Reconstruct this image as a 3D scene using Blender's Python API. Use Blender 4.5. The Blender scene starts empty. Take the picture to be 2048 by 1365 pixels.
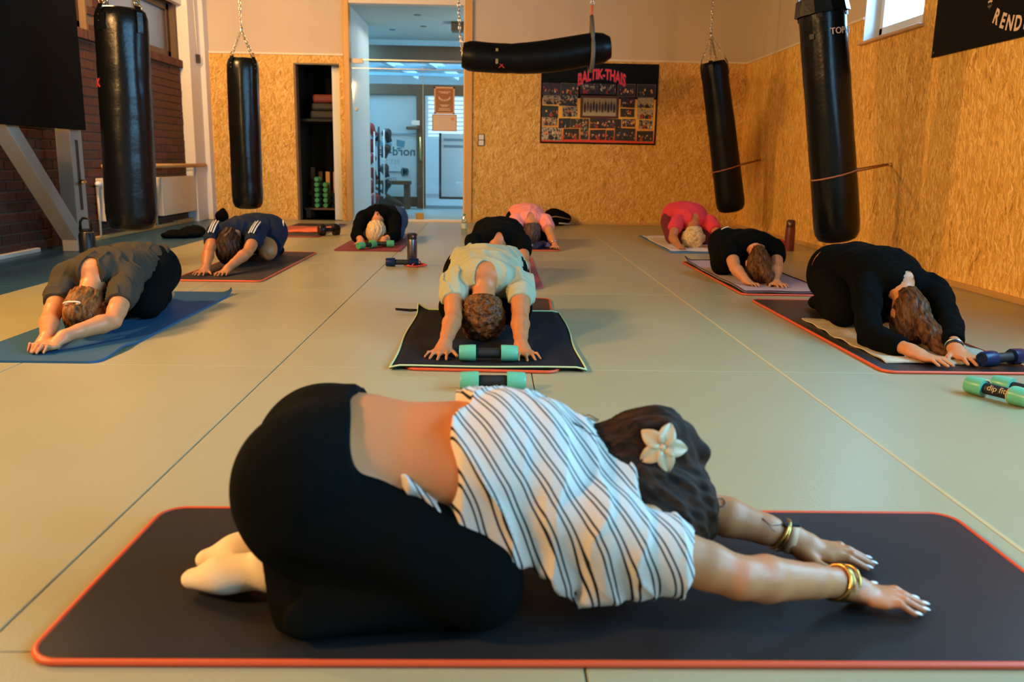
import bpy, bmesh, math, random
import numpy as np
from mathutils import Vector, Matrix
random.seed(7)
rng = np.random.default_rng(5)
SC = bpy.context.scene
COL = SC.collection
PI = math.pi

# ---------------------------------------------------------------- camera
def axes(pitch, roll, yaw):
    f = Vector((math.sin(yaw), math.cos(yaw), 0)); r = Vector((math.cos(yaw), -math.sin(yaw), 0)); u = Vector((0, 0, 1))
    f2 = f*math.cos(pitch)-u*math.sin(pitch); u2 = u*math.cos(pitch)+f*math.sin(pitch)
    return r*math.cos(roll)+u2*math.sin(roll), u2*math.cos(roll)-r*math.sin(roll), f2
cr, cu, cf = axes(.207866, .01767, .025024)
cam = bpy.data.cameras.new('camera'); camo = bpy.data.objects.new('camera', cam); COL.objects.link(camo)
camo.matrix_world = Matrix(((cr.x, cu.x, -cf.x, 0), (cr.y, cu.y, -cf.y, 0), (cr.z, cu.z, -cf.z, .80865), (0, 0, 0, 1)))
cam.sensor_width = 36; cam.lens = 1706.84/2048*36; cam.clip_start = .05; cam.clip_end = 100
cam.dof.use_dof = True; cam.dof.focus_distance = 3.7; cam.dof.aperture_fstop = 4.0
SC.camera = camo
# ---------------------------------------------------------------- view, world, lights
SC.view_settings.view_transform = 'Standard'; SC.view_settings.look = 'None'
SC.view_settings.gamma = 1; SC.view_settings.use_curve_mapping = False
SC.view_settings.exposure = -1.18
SC.cycles.max_bounces = 7; SC.cycles.diffuse_bounces = 4; SC.cycles.glossy_bounces = 3; SC.cycles.transparent_max_bounces = 10
SC.cycles.caustics_reflective = False; SC.cycles.caustics_refractive = False; SC.cycles.sample_clamp_indirect = 6
w = bpy.data.worlds.new('overcast_sky'); SC.world = w; w.use_nodes = True
bg = w.node_tree.nodes['Background']; bg.inputs[0].default_value = (.25, .65, 1, 1); bg.inputs[1].default_value = 62.0
def area(name, loc, size, power, color, direction=(0, 0, -1), sy=None, portal=False):
    l = bpy.data.lights.new(name, 'AREA'); l.energy = power; l.color = color; l.size = size
    if sy: l.shape = 'RECTANGLE'; l.size_y = sy
    o = bpy.data.objects.new(name, l); COL.objects.link(o); o.location = loc
    o.rotation_euler = Vector(direction).to_track_quat('-Z', 'Y').to_euler()
    if portal: l.cycles.is_portal = True
    return o
WARM = (1, .54, .19)
for nm, loc, pw, d in (('lamp_near', (-3.70, .6, 2.45), 540, (.85, .45, -.34)), ('lamp_mid', (-3.55, 3.9, 2.35), 330, (1, .12, -.42)), ('lamp_far', (-3.4, 7.3, 2.75), 350, (.6, .55, -.6)), ('lamp_back', (-2.9, 9.3, 2.95), 70, (-.25, .8, -.55))):
    area(nm, loc, .45, pw, WARM, d)
RWIN = [(6.78, 7.86, 1.885), (1.9, 3.6, 1.05), (-.3, 1.4, 1.05), (-2.5, -.8, 1.05)]  # unseen openings near the camera are added and enlarged for cool light
for a_, b_, z_ in RWIN: area('window_portal', (3.5, (a_+b_)/2, (z_+2.95)/2), b_-a_, 1, (1, 1, 1), (-1, 0, 0), 2.95-z_, True)
area('lobby_light', (-.9, 13.1, 2.6), 1.6, 42, (.90, .97, 1), (0, 0, -1))  # area lamp added in place of the daylight that fills the lobby
lp = bpy.data.lights.new('lobby_fill', 'POINT'); lp.energy = 45; lp.color = (.88, .97, 1); lp.shadow_soft_size = .15; lo = bpy.data.objects.new('lobby_fill', lp); COL.objects.link(lo); lo.location = (.2, 12.9, 1.7)  # added fill, hidden behind the back wall to brighten the lobby ceiling
area('gym_light', (-1.0, 17.5, 2.9), 3, 105, (.93, .93, 1), (0, 0, -1))

# ---------------------------------------------------------------- helpers
def tag(o, label=None, cat=None, group=None, kind=None):
    if label: o['label'] = label
    if cat: o['category'] = cat
    if group: o['group'] = group
    if kind: o['kind'] = kind
    return o
def empty(name, loc=(0, 0, 0), rz=0):
    o = bpy.data.objects.new(name, None); COL.objects.link(o); o.location = loc; o.rotation_euler = (0, 0, rz); return o
def link(name, me, parent=None):
    o = bpy.data.objects.new(name, me); COL.objects.link(o)
    if parent: o.parent = parent
    return o
def mesh(name, V, F, m, parent=None, smooth=False):
    me = bpy.data.meshes.new(name); me.from_pydata([tuple(v) for v in V], [], [tuple(f) for f in F])
    if m: me.materials.append(m)
    if smooth: me.shade_smooth()
    return link(name, me, parent)
class MB:
    def __init__(s): s.V = []; s.F = []
    def add(s, V, F):
        n = len(s.V); s.V += [tuple(v) for v in V]; s.F += [tuple(i+n for i in f) for f in F]; return s
    def box(s, x0, x1, y0, y1, z0, z1, b=0, M=None):
        if b > 0:
            bm = bmesh.new(); bmesh.ops.create_cube(bm, size=1)
            for v in bm.verts: v.co = Vector(((x0+x1)/2+v.co.x*(x1-x0), (y0+y1)/2+v.co.y*(y1-y0), (z0+z1)/2+v.co.z*(z1-z0)))
            bmesh.ops.bevel(bm, geom=bm.edges[:], offset=b, segments=2 if b > .004 else 1, affect='EDGES', profile=.5)
            bm.verts.index_update(); V = [v.co.copy() for v in bm.verts]; F = [[v.index for v in f.verts] for f in bm.faces]; bm.free()
        else:
            V = [(x, y, z) for x in (x0, x1) for y in (y0, y1) for z in (z0, z1)]
            F = [(0, 1, 3, 2), (4, 6, 7, 5), (0, 4, 5, 1), (2, 3, 7, 6), (0, 2, 6, 4), (1, 5, 7, 3)]
        if M: V = [M @ Vector(v) for v in V]
        return s.add(V, F)
    def tube(s, pts, r, n=8, closed=False):
        pts = [Vector(p) for p in pts]; R = r if isinstance(r, (list, tuple)) else [r]*len(pts); V = []; F = []; N = len(pts); ref = None
        for i, p in enumerate(pts):
            t = (pts[(i+1) % N]-pts[i-1]) if closed else (pts[min(i+1, N-1)]-pts[max(i-1, 0)])
            t.normalize()
            if ref is None: ref = Vector((0, 0, 1)) if abs(t.z) < .9 else Vector((1, 0, 0))
            a = (ref-t*ref.dot(t)).normalized(); b = t.cross(a); ref = a
            for k in range(n):
                q = 2*PI*k/n; V.append(p+(a*math.cos(q)+b*math.sin(q))*R[i])
        for i in range(N if closed else N-1):
            for k in range(n):
                j = (i+1) % N; F.append((i*n+k, i*n+(k+1) % n, j*n+(k+1) % n, j*n+k))
        if not closed: F.append(tuple(range(n))[::-1]); F.append(tuple((N-1)*n+k for k in range(n)))
        return s.add(V, F)
    def lathe(s, prof, n=24, M=None, fn=None):
        V = []; F = []; m = len(prof)
        for i, (r, z) in enumerate(prof):
            for k in range(n):
                q = 2*PI*k/n; rr = r*(fn(q, z) if fn else 1); V.append(Vector((rr*math.cos(q), rr*math.sin(q), z)))
        for i in range(m-1):
            for k in range(n): F.append((i*n+k, i*n+(k+1) % n, (i+1)*n+(k+1) % n, (i+1)*n+k))
        F.append(tuple(range(n))[::-1]); F.append(tuple((m-1)*n+k for k in range(n)))
        if M: V = [M @ v for v in V]
        return s.add(V, F)
    def prism(s, poly, z0, z1, M=None):
        n = len(poly); V = [Vector((x, y, z0)) for x, y in poly]+[Vector((x, y, z1)) for x, y in poly]
        F = [tuple(range(n))[::-1], tuple(range(n, 2*n))]+[(i, (i+1) % n, n+(i+1) % n, n+i) for i in range(n)]
        if M: V = [M @ v for v in V]
        return s.add(V, F)
    def build(s, name, m, parent=None, smooth=False): return mesh(name, s.V, s.F, m, parent, smooth)
def box(name, m, b, parent=None, bev=0): return MB().box(*b, bev).build(name, m, parent)
def aim(p, q):
    p = Vector(p); d = Vector(q)-p; return Matrix.Translation(p) @ d.to_track_quat('Z', 'Y').to_matrix().to_4x4(), d.length
def smooth_angle(o, deg=40):
    me = o.data; me.shade_smooth()
    try: me.set_sharp_from_angle(angle=math.radians(deg))
    except Exception: pass
    return o

# ---------------------------------------------------------------- materials
MATS = {}
def mat(name, col, rough=.6, bump=0, bscale=40, var=0, vscale=6, spec=.5, metal=0, sss=0, sheen=0):
    if name in MATS: return MATS[name]
    m = bpy.data.materials.new(name); m.use_nodes = True; MATS[name] = m
    nt = m.node_tree; N = nt.nodes; L = nt.links; p = N['Principled BSDF']
    p.inputs['Base Color'].default_value = (*col, 1); p.inputs['Roughness'].default_value = rough
    p.inputs['Specular IOR Level'].default_value = spec; p.inputs['Metallic'].default_value = metal
    if sss: p.inputs['Subsurface Weight'].default_value = sss; p.inputs['Subsurface Radius'].default_value = (.012, .005, .003); p.inputs['Subsurface Scale'].default_value = 1
    if sheen: p.inputs['Sheen Weight'].default_value = sheen
    tc = N.new('ShaderNodeTexCoord')
    if var:
        n = N.new('ShaderNodeTexNoise'); n.inputs['Scale'].default_value = vscale; n.inputs['Detail'].default_value = 5
        L.new(tc.outputs['Object'], n.inputs['Vector'])
        mx = N.new('ShaderNodeMix'); mx.data_type = 'RGBA'
        mx.inputs[6].default_value = (*[max(0, c*(1-var)) for c in col], 1); mx.inputs[7].default_value = (*[min(1, c*(1+var)) for c in col], 1)
        L.new(n.outputs['Fac'], mx.inputs[0]); L.new(mx.outputs[2], p.inputs['Base Color'])
    if bump:
        n2 = N.new('ShaderNodeTexNoise'); n2.inputs['Scale'].default_value = bscale; n2.inputs['Detail'].default_value = 4
        L.new(tc.outputs['Object'], n2.inputs['Vector'])
        b = N.new('ShaderNodeBump'); b.inputs['Strength'].default_value = bump; b.inputs['Distance'].default_value = .004
        L.new(n2.outputs['Fac'], b.inputs['Height']); L.new(b.outputs[0], p.inputs['Normal'])
    return m
def nodes(m): return m.node_tree.nodes, m.node_tree.links, m.node_tree.nodes['Principled BSDF']
def emit(name, col, s):
    m = bpy.data.materials.new(name); m.use_nodes = True; N, L, p = nodes(m)
    p.inputs['Emission Color'].default_value = (*col, 1); p.inputs['Emission Strength'].default_value = s; p.inputs['Base Color'].default_value = (*col, 1); return m
def glass(name, tint=(.93, .97, .97), gl=.08, rough=.02):
    m = bpy.data.materials.new(name); m.use_nodes = True; nt = m.node_tree; N = nt.nodes; L = nt.links
    N.remove(N['Principled BSDF']); t = N.new('ShaderNodeBsdfTransparent'); t.inputs[0].default_value = (*tint, 1)
    g = N.new('ShaderNodeBsdfGlossy'); g.inputs['Roughness'].default_value = rough
    mx = N.new('ShaderNodeMixShader'); mx.inputs[0].default_value = gl
    L.new(t.outputs[0], mx.inputs[1]); L.new(g.outputs[0], mx.inputs[2]); L.new(mx.outputs[0], N['Material Output'].inputs[0]); return m
def osb(name, mean, seed, bright=1.0, spread=1.0):
    # strand board: stretched cells in several directions, each strand its own tone
    m = mat(name, (.7, .45, .16), .55, spec=.3); N, L, p = nodes(m)
    tc = N.new('ShaderNodeTexCoord'); prev = None
    for i, (ang, sc) in enumerate(((mean, 1), (mean+28*spread, 1.15), (mean-34*spread, .9), (mean+8*spread, 1.5), (mean+70*spread, 1.25))):
        wn = N.new('ShaderNodeTexNoise'); wn.inputs['Scale'].default_value = 9; L.new(tc.outputs['UV'], wn.inputs['Vector'])
        ad = N.new('ShaderNodeMix'); ad.data_type = 'RGBA'; ad.blend_type = 'LINEAR_LIGHT'; ad.inputs[0].default_value = .02
        L.new(tc.outputs['UV'], ad.inputs[6]); L.new(wn.outputs['Color'], ad.inputs[7])
        mp = N.new('ShaderNodeMapping'); mp.inputs['Location'].default_value = (seed+i*3.7, i*1.9, i*5.3); mp.inputs['Rotation'].default_value = (0, 0, math.radians(ang))
        mp2 = N.new('ShaderNodeMapping'); mp2.inputs['Scale'].default_value = (84*sc, 12.5*sc, 1)
        L.new(ad.outputs[2], mp.inputs[0]); L.new(mp.outputs[0], mp2.inputs[0])
        v = N.new('ShaderNodeTexVoronoi'); v.inputs['Scale'].default_value = 1; v.voronoi_dimensions = '2D'; L.new(mp2.outputs[0], v.inputs['Vector'])
        sp = N.new('ShaderNodeSeparateColor'); L.new(v.outputs['Color'], sp.inputs[0])
        if prev is None: prev = (sp.outputs[0], sp.outputs[1]); continue
        gt = N.new('ShaderNodeMath'); gt.operation = 'GREATER_THAN'; L.new(sp.outputs[1], gt.inputs[0]); L.new(prev[1], gt.inputs[1])
        a = N.new('ShaderNodeMix'); L.new(gt.outputs[0], a.inputs[0]); L.new(prev[0], a.inputs[2]); L.new(sp.outputs[0], a.inputs[3])
        b = N.new('ShaderNodeMath'); b.operation = 'MAXIMUM'; L.new(sp.outputs[1], b.inputs[0]); L.new(prev[1], b.inputs[1])
        prev = (a.outputs[0], b.outputs[0])
    g = N.new('ShaderNodeTexNoise'); g.inputs['Scale'].default_value = 1.6; g.inputs['Detail'].default_value = 3; L.new(tc.outputs['UV'], g.inputs['Vector'])
    s = N.new('ShaderNodeMath'); s.operation = 'MULTIPLY_ADD'; s.inputs[1].default_value = .35; L.new(g.outputs['Fac'], s.inputs[0]); L.new(prev[0], s.inputs[2])
    r = N.new('ShaderNodeValToRGB'); L.new(s.outputs[0], r.inputs[0]); e = r.color_ramp.elements
    B = bright
    e[0].position = .12; e[0].color = (.24*B, .115*B, .020*B, 1); e[1].position = 1.2; e[1].color = (.80*B, .56*B, .24*B, 1)
    for ps, c in ((.24, (.46*B, .24*B, .042*B)), (.55, (.57*B, .32*B, .066*B)), (.9, (.63*B, .37*B, .088*B)), (1.0, (.72*B, .46*B, .145*B))): x = e.new(ps); x.color = (*c, 1)
    L.new(r.outputs[0], p.inputs['Base Color'])
    bp = N.new('ShaderNodeBump'); bp.inputs['Strength'].default_value = .25; bp.inputs['Distance'].default_value = .002; L.new(prev[0], bp.inputs['Height']); L.new(bp.outputs[0], p.inputs['Normal'])
    return m
def uvplane(o, au, av):
    # UV in metres from two object axes
    me = o.data; uv = me.uv_layers.new(name='UVMap')
    for l in me.loops:
        c = me.vertices[l.vertex_index].co; uv.data[l.index].uv = (c[au], c[av])
    return o
def wood(name, c0, c1, axis=2, rough=.5):
    m = mat(name, c0, rough); N, L, p = nodes(m); tc = N.new('ShaderNodeTexCoord'); mp = N.new('ShaderNodeMapping')
    s = [14, 14, 14]; s[axis] = .9; mp.inputs['Scale'].default_value = s; n = N.new('ShaderNodeTexNoise'); n.inputs['Scale'].default_value = 2; n.inputs['Detail'].default_value = 6; n.inputs['Distortion'].default_value = .6
    L.new(tc.outputs['Object'], mp.inputs[0]); L.new(mp.outputs[0], n.inputs['Vector']); mx = N.new('ShaderNodeMix'); mx.data_type = 'RGBA'; mx.inputs[6].default_value = (*c0, 1); mx.inputs[7].default_value = (*c1, 1)
    L.new(n.outputs['Fac'], mx.inputs[0]); L.new(mx.outputs[2], p.inputs['Base Color']); return m
def colattr(name, rough=.5):
    m = mat(name, (1, 1, 1), rough); N, L, p = nodes(m); a = N.new('ShaderNodeAttribute'); a.attribute_name = 'Col'; L.new(a.outputs['Color'], p.inputs['Base Color']); return m
FONT = None
def text(s, size, m, name, M, parent=None, ext=.001, bend=None, offset=0.0):
    cu_ = bpy.data.curves.new(name, 'FONT'); cu_.body = s; cu_.size = size; cu_.extrude = ext; cu_.align_x = 'CENTER'; cu_.align_y = 'CENTER'; cu_.resolution_u = 3; cu_.offset = offset
    o = bpy.data.objects.new(name, cu_); COL.objects.link(o); bpy.context.view_layer.update()
    me = bpy.data.meshes.new_from_object(o.evaluated_get(bpy.context.evaluated_depsgraph_get())); bpy.data.objects.remove(o)
    me.materials.clear(); me.materials.append(m)
    for v in me.vertices:
        c = v.co
        if bend: c = bend(c)
        v.co = M @ c
    return link(name, me, parent)
# ================================================================ SETTING
AX, Y0 = -.8408, 3.293            # tile grid
BY, RX, LX = 11.4, 3.25, -3.8     # back, right and left wall faces
CZ = 3.2
plaster = mat('plaster_beige', (.60, .50, .38), .85, .15, 30, .06, 2)
white_pl = mat('plaster_white', (.72, .70, .66), .8, .1, 30)
timber = wood('timber_orange', (.62, .30, .07), (.72, .42, .13))
timber_dk = wood('timber_skirting', (.50, .27, .08), (.62, .37, .13), 1)
osb_back = osb('osb_back', 4, 0, 1.12, .8); osb_right = osb('osb_right', 0, 4, 1.38, .55)
black_pl = mat('black_plastic', (.008, .009, .009), .4)
trim_m = mat('trim_cream', (.78, .68, .55), .5)
# floor slab and judo tiles
slab = tag(box('floor', mat('floor_screed', (.05, .045, .03), .9), (LX-.3, RX+.3, -3, BY+.02, -.12, -.024)), kind='structure')
def tile_mat(name, col):
    m = mat(name, col, .42, spec=.5); N, L, p = nodes(m); tc = N.new('ShaderNodeTexCoord')
    mp = N.new('ShaderNodeMapping'); mp.inputs['Scale'].default_value = (1, .35, 1); mp.inputs['Rotation'].default_value = (0, 0, .6); L.new(tc.outputs['Object'], mp.inputs[0])
    v = N.new('ShaderNodeTexVoronoi'); v.inputs['Scale'].default_value = 210; L.new(mp.outputs[0], v.inputs['Vector'])
    b = N.new('ShaderNodeBump'); b.inputs['Strength'].default_value = .22; b.inputs['Distance'].default_value = .0012; L.new(v.outputs['Distance'], b.inputs['Height']); L.new(b.outputs[0], p.inputs['Normal'])
    n = N.new('ShaderNodeTexNoise'); n.inputs['Scale'].default_value = 1.3; n.inputs['Detail'].default_value = 6; L.new(tc.outputs['Object'], n.inputs['Vector'])
    mx = N.new('ShaderNodeMix'); mx.data_type = 'RGBA'; mx.inputs[6].default_value = (*[c*.9 for c in col], 1); mx.inputs[7].default_value = (*[c*1.08 for c in col], 1); L.new(n.outputs['Fac'], mx.inputs[0]); L.new(mx.outputs[2], p.inputs['Base Color'])
    rr = N.new('ShaderNodeMapRange'); rr.inputs[3].default_value = .27; rr.inputs[4].default_value = .40; L.new(n.outputs['Fac'], rr.inputs[0]); L.new(rr.outputs[0], p.inputs['Roughness'])
    return m
t_tan = tile_mat('tile_tan', (.37, .345, .195)); t_blue = tile_mat('tile_blue', (.018, .075, .14))
for k in range(-3, 6):
    x0 = AX+(k-1)*1.0; x1 = x0+1; x0 = max(x0, LX-.2); x1 = RX+.02 if k == 5 else min(x1, RX)
    if x1-x0 < .03: continue
    ys = [Y0+2*n for n in range(-3, 6)]
    if k == 0 or k == 1: ys = [y for y in ys if y < 6]+[6.68, 8.68, 10.68]
    ys = [max(-3, y) for y in ys if y < BY]+[BY]
    for a_, b_ in zip(ys[:-1], ys[1:]):
        if b_-a_ < .05: continue
        box('tile', t_blue if x1 < AX-1.9 else t_tan, (x0+.002, x1-.002, a_+.002, b_-.002, -.03, 0), slab, .0015)
box('seam_strip', mat('seam_yellow', (.55, .40, .18), .5), (AX+2-.006, AX+2+.006, -1, 11.39, -.004, .0012), slab)
# back wall : closet opening, glass opening
wb = empty('wall_back'); wb['kind'] = 'structure'
T = .14
def wallpiece(name, m, b, par, au, av, bev=0): return uvplane(box(name, m, b, par, bev), au, av)
for b in ((LX-.3, -2.56, BY+.02, BY+T, 0, CZ), (-2.56, -1.98, BY+.02, BY+T, 1.985, CZ), (-1.98, -1.915, BY+.02, BY+T, 0, CZ), (-1.915, -.28, BY+.02, BY+T, 2.82, CZ), (-.28, RX+.3, BY+.02, BY+T, 0, CZ)):
    box('plaster', plaster, b, wb)
for b in ((-3.62, -2.56, BY, BY+.025, .0, 2.08), (-2.56, -1.98, BY, BY+.025, 1.985, 2.08), (-1.98, -1.918, BY, BY+.025, 0, 2.08), (-.279, 1.2, BY, BY+.025, 0, 2.08), (1.2, RX, BY, BY+.025, 0, 2.08)):
    wallpiece('osb_panel', osb_back, b, wb, 0, 2)
for a_, b_ in ((-3.62, -1.92), (-.279, RX)): box('trim_strip', trim_m, (a_, b_, BY-.012, BY+.02, 2.08, 2.105), wb, .003)
for a_, b_ in ((-3.62, -2.56), (-.279, RX)): box('baseboard', timber_dk, (a_, b_, BY-.018, BY, 0, .035), wb, .003)
# timber frame of the glass partition
tf = empty('trim_1'); tf['kind'] = 'structure'
box('post', timber, (-1.915, -1.845, BY-.03, BY+.16, 0, 2.80), tf, .004)
box('post', timber, (-.375, -.281, BY-.03, BY+.16, 0, 2.80), tf, .004)
box('lintel', trim_m, (-1.845, -.375, BY-.02, BY+.16, 2.715, 2.80), tf, .004)
box('reveal_strip', trim_m, (-.395, -.375, BY, BY+.12, 0, 2.715), tf, .002)
box('sill', trim_m, (-1.845, -.375, BY-.01, BY+.16, 0, .03), tf, .003)
door = empty('door_1'); door['kind'] = 'structure'
gl = glass('partition_glass', (.92, .97, .97), .012, .05)
edge = mat('glass_edge', (.45, .62, .60), .15)
steel = mat('steel', (.55, .56, .55), .28, metal=1)
brass = mat('brass', (.62, .40, .14), .3, metal=1)
GY = BY+.06
box('pane', gl, (-1.84, -.922, GY, GY+.01, .03, 2.03), door); box('pane', gl, (-.914, -.378, GY, GY+.01, .03, 2.03), door); box('pane', gl, (-1.84, -.378, GY, GY+.01, 2.06, 2.71), door)
box('pane_edge', edge, (-.921, -.915, GY-.001, GY+.011, .03, 2.03), door)
box('rail', steel, (-1.84, -.378, GY-.012, GY+.022, 2.035, 2.055), door, .003); box('rail', steel, (-1.84, -.378, GY-.004, GY+.014, 1.935, 1.947), door, .002)
box('patch_fitting', brass, (-1.02, -.915, GY-.016, GY+.026, .03, .115), door, .005)
box('patch_fitting', trim_m, (-1.84, -1.68, GY-.016, GY+.026, 2.0, 2.06), door, .005)
MB().lathe([(.0, 0), (.022, .004), (.026, .02), (.018, .035), (.0, .04)], 12, Matrix.Translation((-1.775, GY-.002, 1.43)) @ Matrix.Rotation(PI/2, 4, 'X')).build('door_knob', white_pl, door, True)
# right wall: OSB to 2.08 with window openings, plaster above
wr = empty('wall_right'); wr['kind'] = 'structure'
ycur = -3
for a_, b_, WZ in sorted(RWIN)+[(BY+.1, None, 0)]:
    wallpiece('osb_panel', osb_right, (RX, RX+.025, ycur, a_, 0, 2.08), wr, 1, 2)
    box('plaster', plaster, (RX+.012, RX+.3, ycur, a_, 0, CZ), wr)
    box('trim_strip', trim_m, (RX-.012, RX+.02, ycur, a_, 2.08, 2.105), wr, .003)
    if b_ is None: break
    wallpiece('osb_panel', osb_right, (RX, RX+.025, a_, b_, 0, WZ), wr, 1, 2)
    box('plaster', plaster, (RX+.025, RX+.3, a_, b_, 0, WZ-.002), wr); box('plaster', plaster, (RX+.012, RX+.3, a_, b_, 2.95, CZ), wr)
    ycur = b_
box('baseboard', timber_dk, (RX-.02, RX, -3, BY, 0, .04), wr, .003)
upvc = mat('window_white', (.62, .66, .69), .3)
wglass = glass('window_glass', (.97, .98, 1), .05)
sillm = mat('sill_beige', (.62, .42, .27), .4)
for i, (a_, b_, WZ) in enumerate(RWIN):
    wn = empty('window_%d' % (i+1)); wn['kind'] = 'structure'
    rv = MB(); rv.box(RX, RX+.3, a_, a_+.012, WZ, 2.95); rv.box(RX, RX+.3, b_-.012, b_, WZ, 2.95); rv.box(RX, RX+.3, a_, b_, 2.938, 2.95); rv.build('reveal', upvc, wn)
    fx = RX+.13; fr = MB()
    fr.box(fx, fx+.07, a_+.012, b_-.012, WZ, WZ+.06, .006); fr.box(fx, fx+.07, a_+.012, b_-.012, 2.878, 2.938, .006)
    fr.box(fx, fx+.07, a_+.012, a_+.07, WZ, 2.938, .006); fr.box(fx, fx+.07, b_-.07, b_-.012, WZ, 2.938, .006); fr.build('window_frame', upvc, wn)
    sh = MB(); sx = fx-.02
    sh.box(sx, sx+.05, a_+.06, b_-.06, WZ+.05, WZ+.115, .006); sh.box(sx, sx+.05, a_+.06, b_-.06, 2.82, 2.885, .006); sh.box(sx, sx+.05, a_+.06, a_+.125, WZ+.05, 2.885, .006); sh.box(sx, sx+.05, b_-.125, b_-.06, WZ+.05, 2.885, .006); sh.build('sash', upvc, wn)
    box('pane', wglass, (sx+.02, sx+.03, a_+.12, b_-.12, WZ+.11, 2.825), wn)
    box('window_sill', sillm, (RX-.045, RX+.14, a_-.03, b_+.02, WZ-.022, WZ+.002), wn, .006)
# left wall: brick
wl = empty('wall_left'); wl['kind'] = 'structure'
mortar = mat('mortar', (.13, .085, .05), .95, .3, 60)
LW = [(6.3, 8.48), (9.0, 10.79)]; LZ = 1.95
yc = -3
for a_, b_ in LW+[(BY+.1, None)]:
    box('masonry', mortar, (LX-.3, LX-.01, yc, a_, -.1, CZ), wl)
    if b_ is None: break
    box('masonry', mortar, (LX-.3, LX-.01, a_, b_, -.1, LZ-.03), wl); box('masonry', mortar, (LX-.3, LX-.01, a_, b_, 2.56, CZ), wl); yc = b_
brs = []
for i in range(7):
    q = random.uniform(.65, 1.25); g = random.uniform(-.01, .012)
    brs.append(mat('brick_%s' % 'abcdefg'[i], (.085*q, (.030+g*.5)*q, .015*q), .82, .5, 70, .25, 14))
bl, bh, bd = .24, .071, .03; spots = []
cz = .012; row = 0
while cz < 2.55:
    y = 4.6+(.125 if row % 2 else 0)
    while y < 10.86:
        e = min(y+bl, 10.86)
        ok = not any(a_-.02 < (y+e)/2 < b_+.02 and cz+bh > LZ-.11 for a_, b_ in LW)
        if ok and e-y > .06: spots.append((y, e, cz))
        y += bl+.011
    cz += .083; row += 1
spots.sort(key=lambda s: (s[0] < 6.0) or (s[2] > 2.0 and s[0] < 8.4), )
mb_rest = MB(); cache = {}
for i, (a_, e, z) in enumerate(spots):
    b = (LX-bd, LX+random.uniform(-.003, .003), a_, e, z, z+bh)
    if i < 270: MB().box(*b, .004).build('brick', random.choice(brs), wl)
    else: mb_rest.box(*b)
r_ = mb_rest.build('brickwork', brs[0], wl); r_['kind'] = 'stuff'
for a_, b_ in LW:        # soldier course under each window
    y = a_-.1
    while y < b_+.08:
        MB().box(LX-.03, LX+.035+random.uniform(-.002, .002), y, y+.068, LZ-.108, LZ-.02, .004).build('brick', random.choice(brs), wl) if y > 7.2 else None
        y += .077
brown = mat('frame_brown', (.045, .022, .012), .4)
frost = mat('frosted_glass', (.22, .22, .21), .4); N_, L_, p_ = nodes(frost); p_.inputs['Transmission Weight'].default_value = .35; p_.inputs['Roughness'].default_value = .55
for i, (a_, b_) in enumerate(LW):
    wn = empty('window_%d' % (i+5)); wn['kind'] = 'structure'
    x0, x1 = LX-.15, LX-.07; f = MB()
    f.box(x0, x1, a_, b_, LZ-.02, LZ+.07, .005); f.box(x0, x1, a_, b_, 2.48, 2.56, .005); f.box(x0, x1, a_, a_+.09, LZ, 2.56, .005); f.box(x0, x1, b_-.09, b_, LZ, 2.56, .005); f.box(x0, x1, (a_+b_)/2-.05, (a_+b_)/2+.05, LZ, 2.56, .005); f.build('window_frame', brown, wn)
    for c, d in ((a_+.09, (a_+b_)/2-.05), ((a_+b_)/2+.05, b_-.09)): box('pane', frost, (LX-.125, LX-.105, c, d, LZ+.07, 2.48), wn)
    box('lintel', white_pl, (LX-.05, LX+.06, a_-.1, b_+.12, 2.56, 2.75), wn, .01)
pil = empty('trim_2'); pil['kind'] = 'structure'
box('pilaster', white_pl, (LX-.02, LX+.12, 10.87, 11.25, 0, CZ), pil, .006)
box('pilaster_return', white_pl, (LX-.02, -3.62, 11.25, BY+.02, 0, CZ), pil, .006)
box('baseboard', timber_dk, (LX+.0, LX+.06, 10.3, 11.3, 0, .05), wl, .004); box('ledge', trim_m, (LX-.03, LX+.04, 4.5, 7.2, 0, .035), wl, .005); box('ledge', timber_dk, (LX-.03, LX+.05, 7.75, 10.3, 0, .035), wl, .005)
# wall behind the camera and ceiling
tag(box('wall_front', mat('plaster_dim', (.22, .18, .13), .9), (LX-.3, RX+.3, -3.15, -3, 0, CZ)), kind='structure')
ce = tag(box('ceiling', mat('ceiling_paint', (.24, .20, .15), .9), (LX-.3, RX+.3, -3.15, BY+.14, CZ, CZ+.1)), kind='structure')
for y in (1.5, 4.5, 7.5, 10.6): box('beam', wood('beam_brown', (.10, .055, .025), (.16, .09, .04), 0), (LX, RX, y-.08, y+.08, CZ-.2, CZ), ce, .005)
# ================================================================ closet and lobby behind the back wall
cl = empty('wall_closet'); cl['kind'] = 'structure'
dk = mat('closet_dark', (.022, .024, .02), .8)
c0, c1, cy = -2.62, -1.93, BY+1.25
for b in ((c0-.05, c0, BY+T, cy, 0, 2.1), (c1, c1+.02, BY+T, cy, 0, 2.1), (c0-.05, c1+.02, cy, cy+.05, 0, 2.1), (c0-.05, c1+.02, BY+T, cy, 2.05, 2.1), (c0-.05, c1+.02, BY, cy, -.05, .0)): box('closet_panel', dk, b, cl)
fj = mat('closet_jamb', (.16, .10, .06), .6)
box('jamb', fj, (-2.56, -2.53, BY-.005, BY+T, 0, 1.985), cl, .003)
box('jamb', black_pl, (-2.53, -1.98, BY-.005, BY+T, 1.965, 1.985), cl, .002)
lob = empty('wall_lobby'); lob['kind'] = 'structure'
lw = mat('lobby_white', (.76, .79, .78), .6); lfl = mat('lobby_floor_blue', (.28, .36, .38), .35)
PY = 14.7
tag(box('floor_lobby', lfl, (-4.5, 2.2, BY+.16, 21, -.1, -.0)), kind='structure')
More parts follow.
